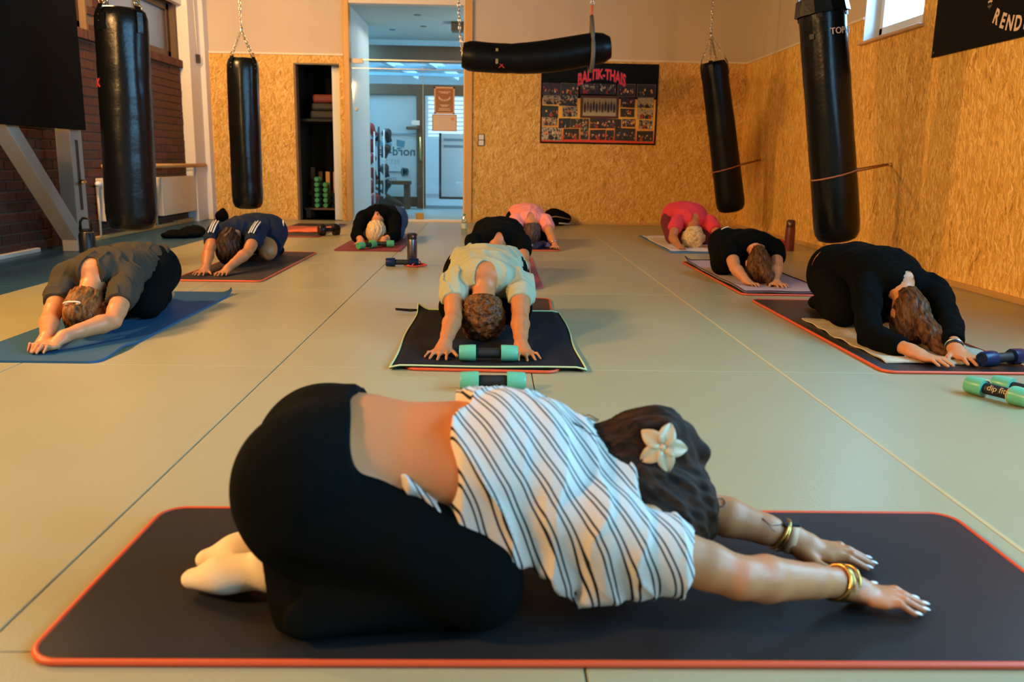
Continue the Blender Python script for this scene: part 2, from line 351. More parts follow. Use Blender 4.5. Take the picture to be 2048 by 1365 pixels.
tag(box('ceiling_lobby', mat('lobby_ceiling', (.50, .56, .55), .7), (-2.2, 1.2, BY+.14, PY, 2.72, 2.8)), kind='structure')
box('side_wall', lw, (-2.1, -1.86, BY+.14, 13.26, 0, 2.72), lob); box('side_wall', lw, (-4.5, -4.4, 13.2, 21, 0, 3.3), lob); box('side_wall', lw, (.6, .7, BY+.14, PY, 0, 2.72), lob); box('back_wall', lw, (-4.5, 2.2, 13.16, 13.26, 0, 2.72), lob) if False else None
box('far_wall', lw, (-4.5, 2.2, 20.9, 21, 0, 3.3), lob); box('right_wall', lw, (2.1, 2.2, PY, 21, 0, 3.3), lob)
box('far_ceiling', lw, (-4.5, 2.2, PY, 21, 3.2, 3.3), lob); box('back_panel', lw, (-4.5, -2.1, 13.2, 13.26, 0, 3.3), lob)
for x in (-1.45, -.95, -1.05):
    pass
for x, y in ((-1.55, 13.6), (-1.05, 13.2), (-1.05, 12.2)):
    MB().lathe([(.0, 0), (.045, 0), (.05, -.006), (.0, -.007)], 16, Matrix.Translation((x, y, 2.72))).build('downlight', mat('downlight_dark', (.12, .14, .14), .4), lob)
box('smoke_detector', mat('fitting_brown', (.10, .07, .05), .5), (-.62, -.40, 12.7, 12.95, 2.60, 2.72), lob, .01)
dbr = wood('door_brown', (.075, .036, .016), (.12, .06, .028), 2, .45)
gb = mat('girder_blue', (.22, .30, .34), .5)
box('beam', dbr, (-2.6, .6, PY-.1, PY+.1, 2.37, 2.62), lob, .006)
# brown door wall of the gym beyond
dg = empty('door_2'); dg['kind'] = 'structure'
box('door_header', dbr, (-2.3, .6, PY-.06, PY+.06, 1.85, 2.02), dg, .005)
box('door_post', dbr, (-1.285, -1.145, PY-.06, PY+.06, 0, 1.86), dg, .005); box('door_post', dbr, (-2.35, -2.11, PY-.06, PY+.06, 0, 1.86), dg, .005)
box('door_bottom_rail', dbr, (-2.2, -1.145, PY-.05, PY+.05, 0.02, .19), dg, .005); box('threshold', gb, (-1.145, .6, PY-.06, PY+.06, 0, .05), dg, .004)
milk = mat('milky_glass', (.72, .80, .80), .35); N_, L_, p_ = nodes(milk); p_.inputs['Transmission Weight'].default_value = .55; p_.inputs['Roughness'].default_value = .6
box('pane', milk, (-2.11, -1.285, PY-.01, PY+.01, .19, 1.85), dg); box('pane', wglass, (-1.145, .6, PY-.005, PY+.005, .05, 1.85), dg)
box('rail', gb, (-2.11, -1.285, PY-.03, PY-.015, 1.215, 1.235), dg)
transom = box('pane', wglass, (-2.3, .6, PY-.004, PY+.004, 2.02, 2.37), dg)
box('door_closer', dbr, (-1.45, -1.24, PY-.13, PY-.05, 1.29, 1.34), dg, .006); box('closer_plate', trim_m, (-1.36, -1.23, PY-.08, PY-.06, 1.36, 1.44), dg, .004)
hd = MB(); hd.tube([(-1.215, PY-.06, .78), (-1.215, PY-.11, .80), (-1.215, PY-.11, 1.17), (-1.215, PY-.06, 1.19)], .016, 8); hd.build('door_handle', brass, dg, True)
# roof girders seen through the transom
for x in (-2.2, -1.45, -.75):
    m_ = MB(); M_, l_ = aim((x, PY+.5, 2.62), (x+.75, PY+1.9, 2.32)); m_.box(-.05, .05, -.06, .06, 0, l_, .005, M_); m_.build('girder', lw, lob)
box('girder', gb, (-3, 1.6, PY+1.2, PY+1.3, 2.36, 2.44), lob); box('girder', gb, (-3, 1.6, PY+2.4, PY+2.5, 2.5, 2.6), lob); box('girder', gb, (-3, 1.6, PY+.7, PY+.76, 2.22, 2.27), lob)
# far gym: lit window with blind slats, white board door, exercise machine
fw = empty('window_7'); fw['kind'] = 'structure'
box('pane', emit('daylight_window', (.85, .95, 1), 1.6), (-1.55, .35, 20.86, 20.89, 1.35, 2.25), fw)
for i in range(9): box('blind_slat', lw, (-1.55, .35, 20.78, 20.83, 1.40+i*.095, 1.42+i*.095), fw)
bd_ = empty('door_3'); bd_['kind'] = 'structure'
box('board', mat('board_white', (.70, .80, .82), .4), (-.90, .5, PY+.42, PY+.46, .18, 1.24), bd_); fr = MB(); fr.box(-.94, -.9, PY+.40, PY+.48, .14, 1.26, .004); fr.box(-.94, .54, PY+.40, PY+.48, .14, .18, .004); fr.build('board_frame', brown, bd_)
box('stripe', gb, (-.86, .4, PY+.412, PY+.42, 1.02, 1.06), bd_); box('stripe', gb, (-.86, -.2, PY+.412, PY+.42, 1.13, 1.17), bd_)
# printed lettering on the milky pane, read from the gym side (mirrored here)
ink = mat('decal_ink', (.06, .09, .10), .5); ink2 = mat('decal_grey', (.34, .42, .43), .5)
def wallM(x, y, z, mirror=False): return Matrix.Translation((x, y, z)) @ Matrix.Rotation(PI/2, 4, 'X') @ Matrix.Scale(-1 if mirror else 1, 4, (1, 0, 0))
text('nord-se', .20, ink, 'lettering', wallM(-1.62, PY-.013, .93, True), dg, offset=.004)
text('EST 20', .10, ink2, 'lettering', wallM(-1.72, PY-.013, .76, True), dg); text('GYM', .085, ink, 'lettering', wallM(-1.72, PY-.013, .47, True), dg)
dc = MB()
for i in range(3): dc.lathe([(.0, 0), (.075-.006*i, 0), (.075-.006*i, .012), (.0, .012)], 20, Matrix.Translation((-1.52+.035*i, PY-.013, .60)) @ Matrix.Scale(.45, 4, (1, 0, 0)) @ Matrix.Rotation(PI/2, 4, 'X'))
dc.box(-1.85, -1.52, PY-.02, PY-.012, .595, .607); dc.build('barbell_emblem', ink, dg)
dr = MB()
for pts in (((-1.95, 1.18), (-1.80, 1.02), (-1.86, .99), (-1.99, 1.12)), ((-1.83, 1.16), (-1.70, 1.06), (-1.72, .99), (-1.84, 1.05)), ((-1.62, 1.13), (-1.48, 1.10), (-1.50, 1.00), (-1.62, 1.02)), ((-1.60, 1.0), (-1.5, .995), (-1.58, .97), (-1.63, .97)), ((-2.05, 1.2), (-1.96, 1.22), (-1.9, 1.02), (-2.0, 1.0))):
    n = len(pts); dr.add([(x, PY-.013, z) for x, z in pts], [tuple(range(n))])
dr.build('dumbbell_graphic', mat('decal_teal', (.07, .16, .19), .5), dg)
# bench in the lobby
bn = tag(empty('lobby_bench', (-1.72, 14.35, 0)), 'dark wooden bench frame in the lobby before the frosted door', 'bench')
for x in (-.32, .30): box('leg', dbr, (x-.04, x+.04, -.15, .15, 0, .42), bn, .004)
box('seat', dbr, (-.40, .36, -.17, .17, .40, .46), bn, .005); m_ = MB(); M_, l_ = aim((-.30, -.1, .40), (.26, -.1, .06)); m_.box(-.022, .022, -.02, .02, 0, l_, 0, M_); m_.build('brace', dbr, bn)
# stand with red gloves, seen at the left of the glass
st = tag(empty('glove_stand', (-1.80, 13.75, 0)), 'black pole stand hung with red boxing gloves, seen through the glass', 'stand')
m_ = MB(); m_.tube([(0, 0, 0), (0, 0, 1.3)], .018); m_.tube([(-.2, 0, .02), (.22, 0, .02)], .02); m_.tube([(0, -.2, .02), (0, .2, .02)], .02); m_.build('pole', black_pl, st, True)
m_ = MB(); m_.tube([(.09, -.1, .2), (.10, -.1, 1.25)], .012); m_.tube([(-.06, -.1, .12), (-.05, -.1, 1.22)], .012); m_.build('tube', lw, st, True)
redg = mat('glove_red', (.25, .02, .02), .4); dkg = mat('glove_black', (.02, .022, .025), .4)
nth = ('highest', 'second highest', 'third', 'fourth', 'fifth', 'lowest')
cnt = {}
for i, (x, z, m1) in enumerate(((-.10, 1.24, redg), (.14, 1.16, dkg), (-.12, 1.0, redg), (.11, .92, dkg), (-.14, .78, redg), (-.1, .56, redg), (.10, .62, dkg), (-.13, .36, redg), (.1, .38, dkg), (-.09, .18, redg))):
    cn = 'red' if m1 is redg else 'black'; k_ = cnt[cn] = cnt.get(cn, -1)+1
    nm = nth[k_] if cn == 'red' else ('highest', 'second highest', 'third', 'lowest')[k_]
    gv = tag(MB().lathe([(.0, -.10), (.045, -.10), (.05, -.03), (.075, .02), (.08, .06), (.06, .10), (0, .12)], 14, Matrix.Translation((-1.80+x, 13.72+.04*(i % 3), z)) @ Matrix.Rotation(.3*(i % 5-2), 4, 'Y')).build('boxing_glove', m1, None, True), nm+' of the '+cn+' boxing gloves on the stand behind the glass', 'glove', 'boxing gloves on the lobby stand')
# papers on the near glass
pp = tag(box('glass_poster', mat('paper_brown', (.30, .13, .055), .6), (-.77, -.515, GY-.004, GY-.001, 1.395, 1.725)), 'brown framed portrait poster stuck on the glass partition', 'poster')
fr = MB(); pb = (.62, .40, .26); y_ = GY-.006
for b in ((-.775, -.757, 1.39, 1.73), (-.528, -.51, 1.39, 1.73), (-.775, -.51, 1.39, 1.41), (-.775, -.51, 1.71, 1.73)): fr.box(b[0], b[1], y_, y_+.003, b[2], b[3])
fr.build('border', mat('paper_tan', pb, .6), pp)
pr = MB()
for k, (zz, ww) in enumerate(((1.665, .16), (1.65, .10), (1.50, .12), (1.485, .08), (1.455, .14), (1.435, .16))): pr.box(-.642-ww/2, -.642+ww/2, y_+.001, y_+.004, zz, zz+.008)
for k in range(9):
    q = -1.2+k*.3; pr.box(-.642+.075*math.sin(q)-.006, -.642+.075*math.sin(q)+.006, y_+.001, y_+.004, 1.60-.05*math.cos(q), 1.60-.05*math.cos(q)+.025)
pr.build('print', mat('paper_print', (.70, .52, .38), .6), pp)
pc = tag(box('glass_notice', mat('paper_cream', (.62, .48, .36), .6), (-.795, -.487, GY-.004, GY-.001, 1.18, 1.38)), 'cream landscape notice sheet stuck on the glass under the brown poster', 'notice')
fr = MB()
for b in ((-.80, -.79, 1.175, 1.385), (-.492, -.482, 1.175, 1.385), (-.80, -.482, 1.175, 1.183), (-.80, -.482, 1.377, 1.385)): fr.box(b[0], b[1], y_, y_+.003, b[2], b[3])
fr.build('border', mat('paper_edge', (.35, .20, .08), .6), pc); box('stamp', mat('stamp_red', (.7, .22, .12), .6), (-.555, -.515, y_, y_+.004, 1.31, 1.35), pc)
# closet contents: slatted rack with dumbbells, shelf
rk = tag(empty('dumbbell_rack', (-2.27, 12.15, 0)), 'slatted wooden rack inside the dark closet holding stacked dumbbells', 'rack')
slat_m = wood('slat_wood', (.62, .36, .14), (.72, .46, .2)); slat_d = wood('slat_dark', (.14, .07, .03), (.2, .1, .05))
for i in range(6): box('slat', slat_d if i < 2 else slat_m, (-.26+i*.103, -.26+i*.103+.055, -.03, .0, .14 if i else .1, .62 if i else .68), rk, .003)
box('shelf_board', slat_d, (-.30, .33, -.32, .02, .11, .135), rk, .003); box('foot', slat_d, (-.28, -.22, -.3, .0, 0, .11), rk); box('foot', slat_d, (.25, .31, -.3, .0, 0, .11), rk); box('back_rail', slat_d, (-.3, .33, .0, .03, .3, .36), rk)
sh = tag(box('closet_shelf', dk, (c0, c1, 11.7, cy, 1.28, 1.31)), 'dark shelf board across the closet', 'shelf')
tag(box('rolled_mat', mat('pad_red', (.16, .018, .015), .6), (-2.40, -1.95, 11.75, 12.45, 1.52, 1.63), None, .03), 'red foam pad on top of the pads stacked in the closet', 'pad')
tag(box('rolled_mat', mat('pad_black', (.02, .02, .02), .6), (-2.42, -1.95, 11.75, 12.45, 1.42, 1.52), None, .03), 'black foam pad under the red pad in the closet', 'pad')
tag(box('rolled_mat', MATS['pad_black'], (-2.44, -1.95, 11.75, 12.45, 1.31, 1.42), None, .03), 'black foam pad lowest on the closet shelf', 'pad')
# ================================================================ bodies: implicit surfaces meshed with surface nets
class SDF:
    def __init__(s, lo, hi, h):
        s.h = h; s.lo = np.array(lo, np.float32); s.n = np.ceil((np.array(hi)-s.lo)/h).astype(int)+1
        s.D = np.full(s.n, 1.0, np.float32)
        s.ax = [s.lo[i]+h*np.arange(s.n[i], dtype=np.float32) for i in range(3)]
    def grid(s, sl): return s.ax[0][sl[0]][:, None, None], s.ax[1][sl[1]][None, :, None], s.ax[2][sl[2]][None, None, :]
    def sub(s, lo, hi):
        a = np.clip(np.floor((lo-s.lo)/s.h).astype(int), 0, s.n); b = np.clip(np.ceil((hi-s.lo)/s.h).astype(int)+1, 0, s.n)
        return tuple(slice(int(i), int(j)) for i, j in zip(a, b))
    def put(s, d, sl, k):
        E = s.D[sl]
        if k > 0:
            g = np.maximum(k-np.abs(E-d), 0)/k; s.D[sl] = np.minimum(E, d)-g*g*k*.25
        else: s.D[sl] = np.minimum(E, d)
    def rc(s, a, b, ra, rb=None, k=.02, n=None, q=1.0):
        a = np.array(a, np.float32); b = np.array(b, np.float32); rb = ra if rb is None else rb; R = max(ra, rb)+k+2.5*s.h
        sl = s.sub(np.minimum(a, b)-R, np.maximum(a, b)+R)
        if any(x.stop <= x.start for x in sl): return
        X, Y, Z = s.grid(sl); ab = b-a; L2 = float(ab@ab)+1e-9
        t = np.clip(((X-a[0])*ab[0]+(Y-a[1])*ab[1]+(Z-a[2])*ab[2])/L2, 0, 1)
        vx, vy, vz = X-a[0]-t*ab[0], Y-a[1]-t*ab[1], Z-a[2]-t*ab[2]
        if n is not None and q != 1:
            n = np.array(n, np.float32); n /= np.linalg.norm(n); dn = (vx*n[0]+vy*n[1]+vz*n[2])*(1/q-1)
            vx, vy, vz = vx+n[0]*dn, vy+n[1]*dn, vz+n[2]*dn
        d = np.sqrt(vx*vx+vy*vy+vz*vz)-(ra+t*(rb-ra)); s.put(d*(min(1, q) if q != 1 else 1), sl, k)
    def el(s, c, r, k=.02, A=None):
        c = np.array(c, np.float32); r = np.array(r, np.float32); R = float(r.max())+k+2.5*s.h
        sl = s.sub(c-R, c+R)
        if any(x.stop <= x.start for x in sl): return
        X, Y, Z = s.grid(sl); X, Y, Z = X-c[0], Y-c[1], Z-c[2]
        if A is not None: A = np.array(A, np.float32); X, Y, Z = A[0][0]*X+A[0][1]*Y+A[0][2]*Z, A[1][0]*X+A[1][1]*Y+A[1][2]*Z, A[2][0]*X+A[2][1]*Y+A[2][2]*Z
        k0 = np.sqrt((X/r[0])**2+(Y/r[1])**2+(Z/r[2])**2); k1 = np.sqrt((X/r[0]**2)**2+(Y/r[1]**2)**2+(Z/r[2]**2)**2)+1e-6
        s.put(k0*(k0-1)/k1, sl, k)
    def full(s): return s.grid((slice(None),)*3)
    def cut(s, fn): s.D = np.maximum(s.D, np.broadcast_to(fn(*s.full()), s.D.shape).astype(np.float32))
    def warp(s, fn): s.D = (s.D+fn(*s.full())).astype(np.float32)
    def mesh(s):
        D = s.D; nx, ny, nz = D.shape; ins = D < 0
        cnt = np.zeros((nx-1, ny-1, nz-1), np.int8)
        for i in (0, 1):
            for j in (0, 1):
                for k in (0, 1): cnt += ins[i:nx-1+i, j:ny-1+j, k:nz-1+k]
        act = (cnt > 0) & (cnt < 8); C = np.argwhere(act); idx = np.full(act.shape, -1, np.int32); idx[act] = np.arange(len(C))
        off = np.array([(i, j, k) for i in (0, 1) for j in (0, 1) for k in (0, 1)])
        v8 = np.stack([D[C[:, 0]+o[0], C[:, 1]+o[1], C[:, 2]+o[2]] for o in off], 1)
        P = np.zeros((len(C), 3)); W = np.zeros(len(C))
        for a in range(8):
            for b in range(a+1, 8):
                if np.abs(off[a]-off[b]).sum() != 1: continue
                m = (v8[:, a] < 0) != (v8[:, b] < 0); t = np.where(m, v8[:, a]/np.where(m, v8[:, a]-v8[:, b], 1), 0)
                P += np.where(m[:, None], off[a]+t[:, None]*(off[b]-off[a]), 0); W += m
        V = s.lo+s.h*(C+P/W[:, None]); F = []
        for ax in range(3):
            o1, o2 = (ax+1) % 3, (ax+2) % 3
            A = np.take(ins, range(D.shape[ax]-1), ax); B = np.take(ins, range(1, D.shape[ax]), ax)
            E = np.argwhere(A != B); E = E[(E[:, o1] > 0) & (E[:, o2] > 0) & (E[:, o1] < D.shape[o1]-1) & (E[:, o2] < D.shape[o2]-1)]
            fl = A[E[:, 0], E[:, 1], E[:, 2]]; u = np.eye(3, dtype=int)
            q = [idx[tuple((E-d).T)] for d in (u[o1]+u[o2], u[o2], 0*u[0], u[o1])]; Q = np.stack(q, 1)
            F.append(np.where(fl[:, None], Q, Q[:, ::-1]))
        return V, np.concatenate(F)
def np_mesh(name, V, F, m, parent=None):
    me = bpy.data.meshes.new(name); me.vertices.add(len(V)); me.vertices.foreach_set('co', np.asarray(V, np.float32).ravel())
    me.loops.add(F.size); me.loops.foreach_set('vertex_index', F.astype(np.int32).ravel())
    me.polygons.add(len(F)); me.polygons.foreach_set('loop_start', np.arange(0, F.size, 4, dtype=np.int32)); me.polygons.foreach_set('loop_total', np.full(len(F), 4, np.int32))
    me.update(calc_edges=True); me.validate(); me.materials.append(m); me.shade_smooth(); return link(name, me, parent)
def relax(V, F, it=2, lam=.5):
    n = len(V)
    for _ in range(it):
        S = np.zeros_like(V); c = np.zeros(n)
        for a in range(4):
            i, j = F[:, a], F[:, (a+1) % 4]
            for x in range(3): S[:, x] += np.bincount(i, V[j, x], n)+np.bincount(j, V[i, x], n)
            c += np.bincount(i, minlength=n)+np.bincount(j, minlength=n)
        V = V+lam*(S/np.maximum(c, 1)[:, None]-V)
    return V
def folds(seed, amp, f=1.0, dirv=(1, .3, .2)):
    r = np.random.default_rng(seed); ph = r.uniform(0, 6, 8); d = np.array(dirv)/np.linalg.norm(dirv)
    def fn(X, Y, Z):
        u = (X*d[0]+Y*d[1]+Z*d[2])*f
        a = np.sin(X*17*f+ph[0]+1.7*np.sin(Y*13*f+ph[1]))+np.sin(Y*15*f+ph[2]+1.5*np.sin(Z*19*f+ph[3]+X*9))
        return amp*(.55*np.sin(u*85+a*1.6+ph[4])*np.clip(.5+.6*np.sin(X*9*f+Y*11*f+Z*8*f+ph[5]), 0, 1)+.45*np.sin(u*38+1.2*a+ph[6]))
    return fn
def ridges(seed, amp, f=1.0, dirv=(1, .3, .2)):
    r = np.random.default_rng(seed); ph = r.uniform(0, 6, 10); d = np.array(dirv)/np.linalg.norm(dirv)
    def fn(X, Y, Z):
        u = (X*d[0]+Y*d[1]+Z*d[2])*f; w1 = np.sin(X*15*f+ph[0]+1.5*np.sin(Y*12*f+ph[1])); w2 = np.sin(Y*16*f+ph[2]+1.4*np.sin(Z*17*f+ph[3]+X*11))
        a = 1-np.abs(np.sin(u*34+1.5*w1+.9*w2+ph[4])); b = 1-np.abs(np.sin((u+.35*(Y-X)*f)*47+1.7*w2+ph[5]))
        m = np.clip(.45+.8*np.sin(X*10*f+Y*9*f+Z*8*f+ph[6]), 0, 1)
        return -amp*(1.0*a**3*m+.7*b**4*(1-m)-.35)+amp*.25*np.sin(u*80+2*w1)
    return fn
def V3(*a): return np.array(a, float)

class Pose:
    """joints of a person in child's pose; local frame: hands towards +y, origin under the base of the neck"""
    def __init__(s, root, rz, arms, **kw):
        s.root = root; s.rz = rz; c, sn = math.cos(-rz), math.sin(-rz)
        s.L = lambda X, Y, Z: V3(c*(X-root[0])-sn*(Y-root[1]), sn*(X-root[0])+c*(Y-root[1]), Z-root[2])
        g = dict(wid=1.0, top=0.0, head=(0, .17, .12), crown=(0, .62, -.78), neck_z=.0, knee=.15, footx=.085, earx=.078, footy=0.0, kneey=0.0, hipy=0.0, sh=.165, shz=.24, chz=.252, headr=1.0, hipz=0.0, tilt=0.0)
        g.update(kw); s.__dict__.update(g); s.arms = []
        for a in arms: s.arms.append(dict(sh=s.L(*a[0]), el=s.L(*a[1]), wr=s.L(*a[2]), tip=s.L(*a[3]), thumb=a[4], spread=a[5], curl=a[6] if len(a) > 6 else 0))
        u = V3(*s.crown); u /= np.linalg.norm(u); f = np.cross(V3(1, 0, 0), u); f /= np.linalg.norm(f)
        if f[2] > 0: f = -f
        s.u, s.f = u, f; s.A = [np.cross(f, u), f, u]; s.h = V3(*s.head)
    def torso(s, S, o=0, k=.03):
        w = s.wid; t = s.top; hy = s.hipy; z = s.hipz
        S.el((0, -.46+hy, .260+z), (.165*w+o, .150+o, .135+o), k)
        for x in (-1, 1): S.el((x*.085*w, -.52+hy, .245+z), (.108*w+o, .125+o, .135+o), k)
        S.rc((0, -.42+hy, .29+z+t*.5), (0, -.15, .285+t), .145*w+o, .145*w+o, k, (0, .05, 1), .66)
        S.rc((0, -.20, .285+t), (0, -.03, s.chz), .146*w+o, .130*w+o, k, (0, -.3, 1), .64)
        S.rc((-(s.sh-.02), -.0, s.shz), ((s.sh-.02), .0, s.shz), .052+o, .052+o, k)
    def legs(s, S, o=0, k=.022, feet=True, up=1.0):
        w = s.wid; kn = s.knee; hy = s.hipy
        for x in (-1, 1):
            ky = s.kneey; S.rc((x*.095*w, -.50+hy, .20), (x*kn, -.17+ky, .085), .112+o, .070+o, k); S.rc((x*kn, -.175+ky, .076), (x*(kn-.03), -.36, .072), .064+o, .064+o, k)
            S.rc((x*(kn-.03), -.36, .070), (x*(s.footx+.015), -.59+hy*.5, .050), .064+o, .040+o, k)
            if feet: s.foot(S, x, o, k)
    def foot(s, S, x, o=0, k=.02):
        hy = s.hipy*.5+s.footy; fx = s.footx
        S.rc((x*(fx+.010), -.56+hy, .058), (x*(fx+.014), -.618+hy, .088), .036+o, .027+o, k); S.rc((x*(fx+.014), -.60+hy, .056), (x*fx, -.71+hy, .040), .034+o, .035+o, k, (0, 0, 1), .85); S.rc((x*fx, -.71+hy, .036), (x*(fx-.006), -.765+hy, .026), .035+o, .022+o, k, (0, 0, 1), .72)
    def arm(s, S, a, o=0, k=.009, t0=0, t1=2, r=1.0):
        # t: 0 shoulder .. 1 elbow .. 2 wrist
        def P(t): return a['sh']+(a['el']-a['sh'])*t if t <= 1 else a['el']+(a['wr']-a['el'])*(t-1)
        def Rr(t): return np.interp(t, [0, .35, .9, 1.0, 1.25, 1.7, 2], [.054, .047, .039, .037, .041, .031, .0255])*r
        ts = [t for t in (0, .35, .75, 1.0, 1.25, 1.7, 2.0) if t0 < t < t1]; ts = [t0]+ts+[t1]
        for p, q in zip(ts[:-1], ts[1:]): S.rc(P(p), P(q), Rr(p)+o, Rr(q)+o, k)
    def neckhead(s, S, k=.03):
        u, f, h, r = s.u, s.f, s.h, s.headr
        S.rc((0, .0, s.shz+.012), h-u*.05-f*.02, .052, .048, k)
        S.el(h+u*.02, np.array((.074, .094, .100))*r, .03, s.A); S.el(h-u*.055+f*.03, np.array((.056, .058, .062))*r, .03, s.A)   # skull, jaw
        S.rc(h+f*.088*r+u*.005, h+f*.106*r-u*.028, .010, .014, .012)                      # nose
        S.el(h+f*.086*r-u*.058, (.024, .012, .010), .008, s.A)                            # mouth
        for x in (-1, 1):
            S.el(h+f*.090*r+u*.022+V3(x*.032, 0, 0), (.020, .008, .008), .012, s.A)       # brow
            S.el(h-f*.005-u*.012+V3(x*s.earx*r, 0, 0), (.010, .022, .032), .006, s.A)       # ear
    def hand(s, S, a, kf=.003):
        w = a['wr']; d = a['tip']-w; L = np.linalg.norm(d[:2]); d = d/np.linalg.norm(d); d2 = V3(d[0], d[1], 0)/np.linalg.norm(d[:2]); p = V3(-d2[1], d2[0], 0)*a['thumb']; q = L/.175; sp = a['spread']; n = (0, 0, 1)
        z0 = w[2]; zk = .021
        K = lambda y, x, z: V3(*(w[:2]+d2[:2]*y*q+p[:2]*x*q), z)
        S.rc(w, K(.03, 0, .6*z0+.4*zk), .026*q, .028*q, .018, n, .82); S.rc(K(.025, 0, .5*z0+.5*zk), K(.080, 0, zk), .033*q, .037*q, .015, n, .42)
        for x, l, an, r0 in ((.028, .072, .13, .0082), (.009, .080, .03, .0086), (-.011, .074, -.07, .0082), (-.029, .058, -.17, .0072)):
            an = an*sp; dv = d2*math.cos(an)+p*math.sin(an); b = K(.082-abs(x)*.25, x*(1+.12*sp), zk); c = a['curl']
            m = b+dv*l*.5*q+V3(0, 0, .004+.02*c); e = b+dv*l*q*(1-.25*c); e[2] = .0085
            S.rc(b-dv*.02, b, r0*1.1*q, r0*1.1*q, .010); S.rc(b, m, r0*1.1*q, r0*q, kf); S.rc(m, e, r0*q, r0*.82*q, kf)
            a.setdefault('nails', []).append((e+V3(0, 0, r0*.55*q), dv, r0*q))
        t0 = K(.020, .020, zk); an = .95; dv = d2*math.cos(an)+p*math.sin(an); t1 = t0+dv*.042*q; t1[2] = .017; an = .45+.25*sp*.5; dv = d2*math.cos(an)+p*math.sin(an); t2 = t1+dv*.040*q; t2[2] = .0105
        S.rc(t0, t1, .015*q, .0115*q, .012); S.rc(t1, t2, .0108*q, .0085*q, kf); a['nails'].append((t2+V3(0, 0, .005), dv, .0095*q))
LO, HI = (-.36, -.86, -.02), (.36, .74, .50)
def finish(S, name, m, parent=None, it=1): V, F = S.mesh(); return np_mesh(name, relax(V, F, it), F, m, parent)
def body(P, h, skin, label, legs=True):
    S = SDF(LO, HI, h); P.torso(S, -.004); P.legs(S, -.004)
    for a in P.arms: P.arm(S, a)
    P.neckhead(S)
    for a in P.arms: P.hand(S, a, .003 if h < .0055 else .001)
    o = finish(S, 'person', skin); o.location = P.root; o.rotation_euler = (0, 0, P.rz); tag(o, label, 'person'); return o
def shirt(P, par, h, m, o=.007, sleeve=.62, hem=-.46, amp=.004, seed=1, neck=.062, loose=.004, name='shirt', slope=0, f=1.0, dirv=(1, .3, .2)):
    S = SDF(LO, HI, h); P.torso(S, o)
    for a in P.arms: P.arm(S, a, o+loose, .022, 0, sleeve, 1.0)
    for a in P.arms:
        sx = np.sign(a['sh'][0]); S.rc((sx*.105, -.14, P.shz-.005), a['sh']+(a['el']-a['sh'])*.32, .056+o, .042+o+loose, .03)
    if amp: S.warp(ridges(seed, amp*1.6, f, dirv))
    S.cut(lambda X, Y, Z: hem+slope*(Z-.3)-Y+.004*np.sin(X*60+seed))
    for a in P.arms:
        e = a['sh']+(a['el']-a['sh'])*min(sleeve, 1) if sleeve <= 1 else a['el']+(a['wr']-a['el'])*(sleeve-1); d = (a['el']-a['sh']) if sleeve <= 1 else (a['wr']-a['el']); d = d/np.linalg.norm(d); sx = np.sign(a['sh'][0])
        S.cut(lambda X, Y, Z: np.where((np.sign(X) == sx) & (Y > .06), (X-e[0])*d[0]+(Y-e[1])*d[1]+(Z-e[2])*d[2], -1.0))
    if neck: c = V3(0, .085, P.shz+.025); S.cut(lambda X, Y, Z: neck-np.sqrt((X-c[0])**2+((Y-c[1])*.75)**2+((Z-c[2])*.6)**2))
    return finish(S, name, m, par)
def trousers(P, par, h, m, o=.009, waist=-.38, amp=.003, seed=2, leg_end=None, name='trousers', wslope=0, extra=None, to=.001):
    S = SDF(LO, HI, h); P.torso(S, o if to is None else to); S.cut(lambda X, Y, Z: Y-(waist+wslope*(Z-.3)))
    P.legs(S, o, feet=False)
    if extra: extra(S)
    if amp: S.warp(folds(seed, amp, 1, (.3, 1, .4)))
    if leg_end: S.cut(lambda X, Y, Z: np.where(Z < .16, leg_end-Y, -1.0)); S.cut(lambda X, Y, Z: -.60-Y)
    else: S.cut(lambda X, Y, Z: np.where(Z < .13, -.585-Y, -1.0))
    S.cut(lambda X, Y, Z: .004-Z)
    return finish(S, name, m, par)
def hair_cap(P, S, o=.014, face=.035, k=.02, low=-.06):
    u, f, h, r = P.u, P.f, P.h, P.headr
    S.el(h+u*.02, np.array((.074, .094, .100))*r+o, k, P.A); S.el(h-u*.04-f*.03, np.array((.062, .055, .06))+o*.7, k, P.A)
def hair_cut(P, S, face=.035, low=-.075):
    u, f, h = P.u, P.f, P.h
    S.cut(lambda X, Y, Z: (X-h[0])*f[0]+(Y-h[1])*f[1]+(Z-h[2])*f[2]-face-.3*np.maximum(0, (X-h[0])*u[0]+(Y-h[1])*u[1]+(Z-h[2])*u[2]))
    S.cut(lambda X, Y, Z: low-((X-h[0])*u[0]+(Y-h[1])*u[1]+(Z-h[2])*u[2]))
def strands(P, amp=.004, n=130, seed=0):
    u, f, h = P.u, P.f, P.h; r = np.random.default_rng(seed).uniform(0, 6, 3)
    def fn(X, Y, Z):
        uu = (Y-h[1])*u[1]+(Z-h[2])*u[2]; th = np.arctan2(X, -( (Y-h[1])*f[1]+(Z-h[2])*f[2])+.03)
        return amp*(np.sin(th*22+3*np.sin(uu*30+r[0])+r[1])*.6+.4*np.sin(th*47+5*np.sin(uu*22+r[2])))
    return fn
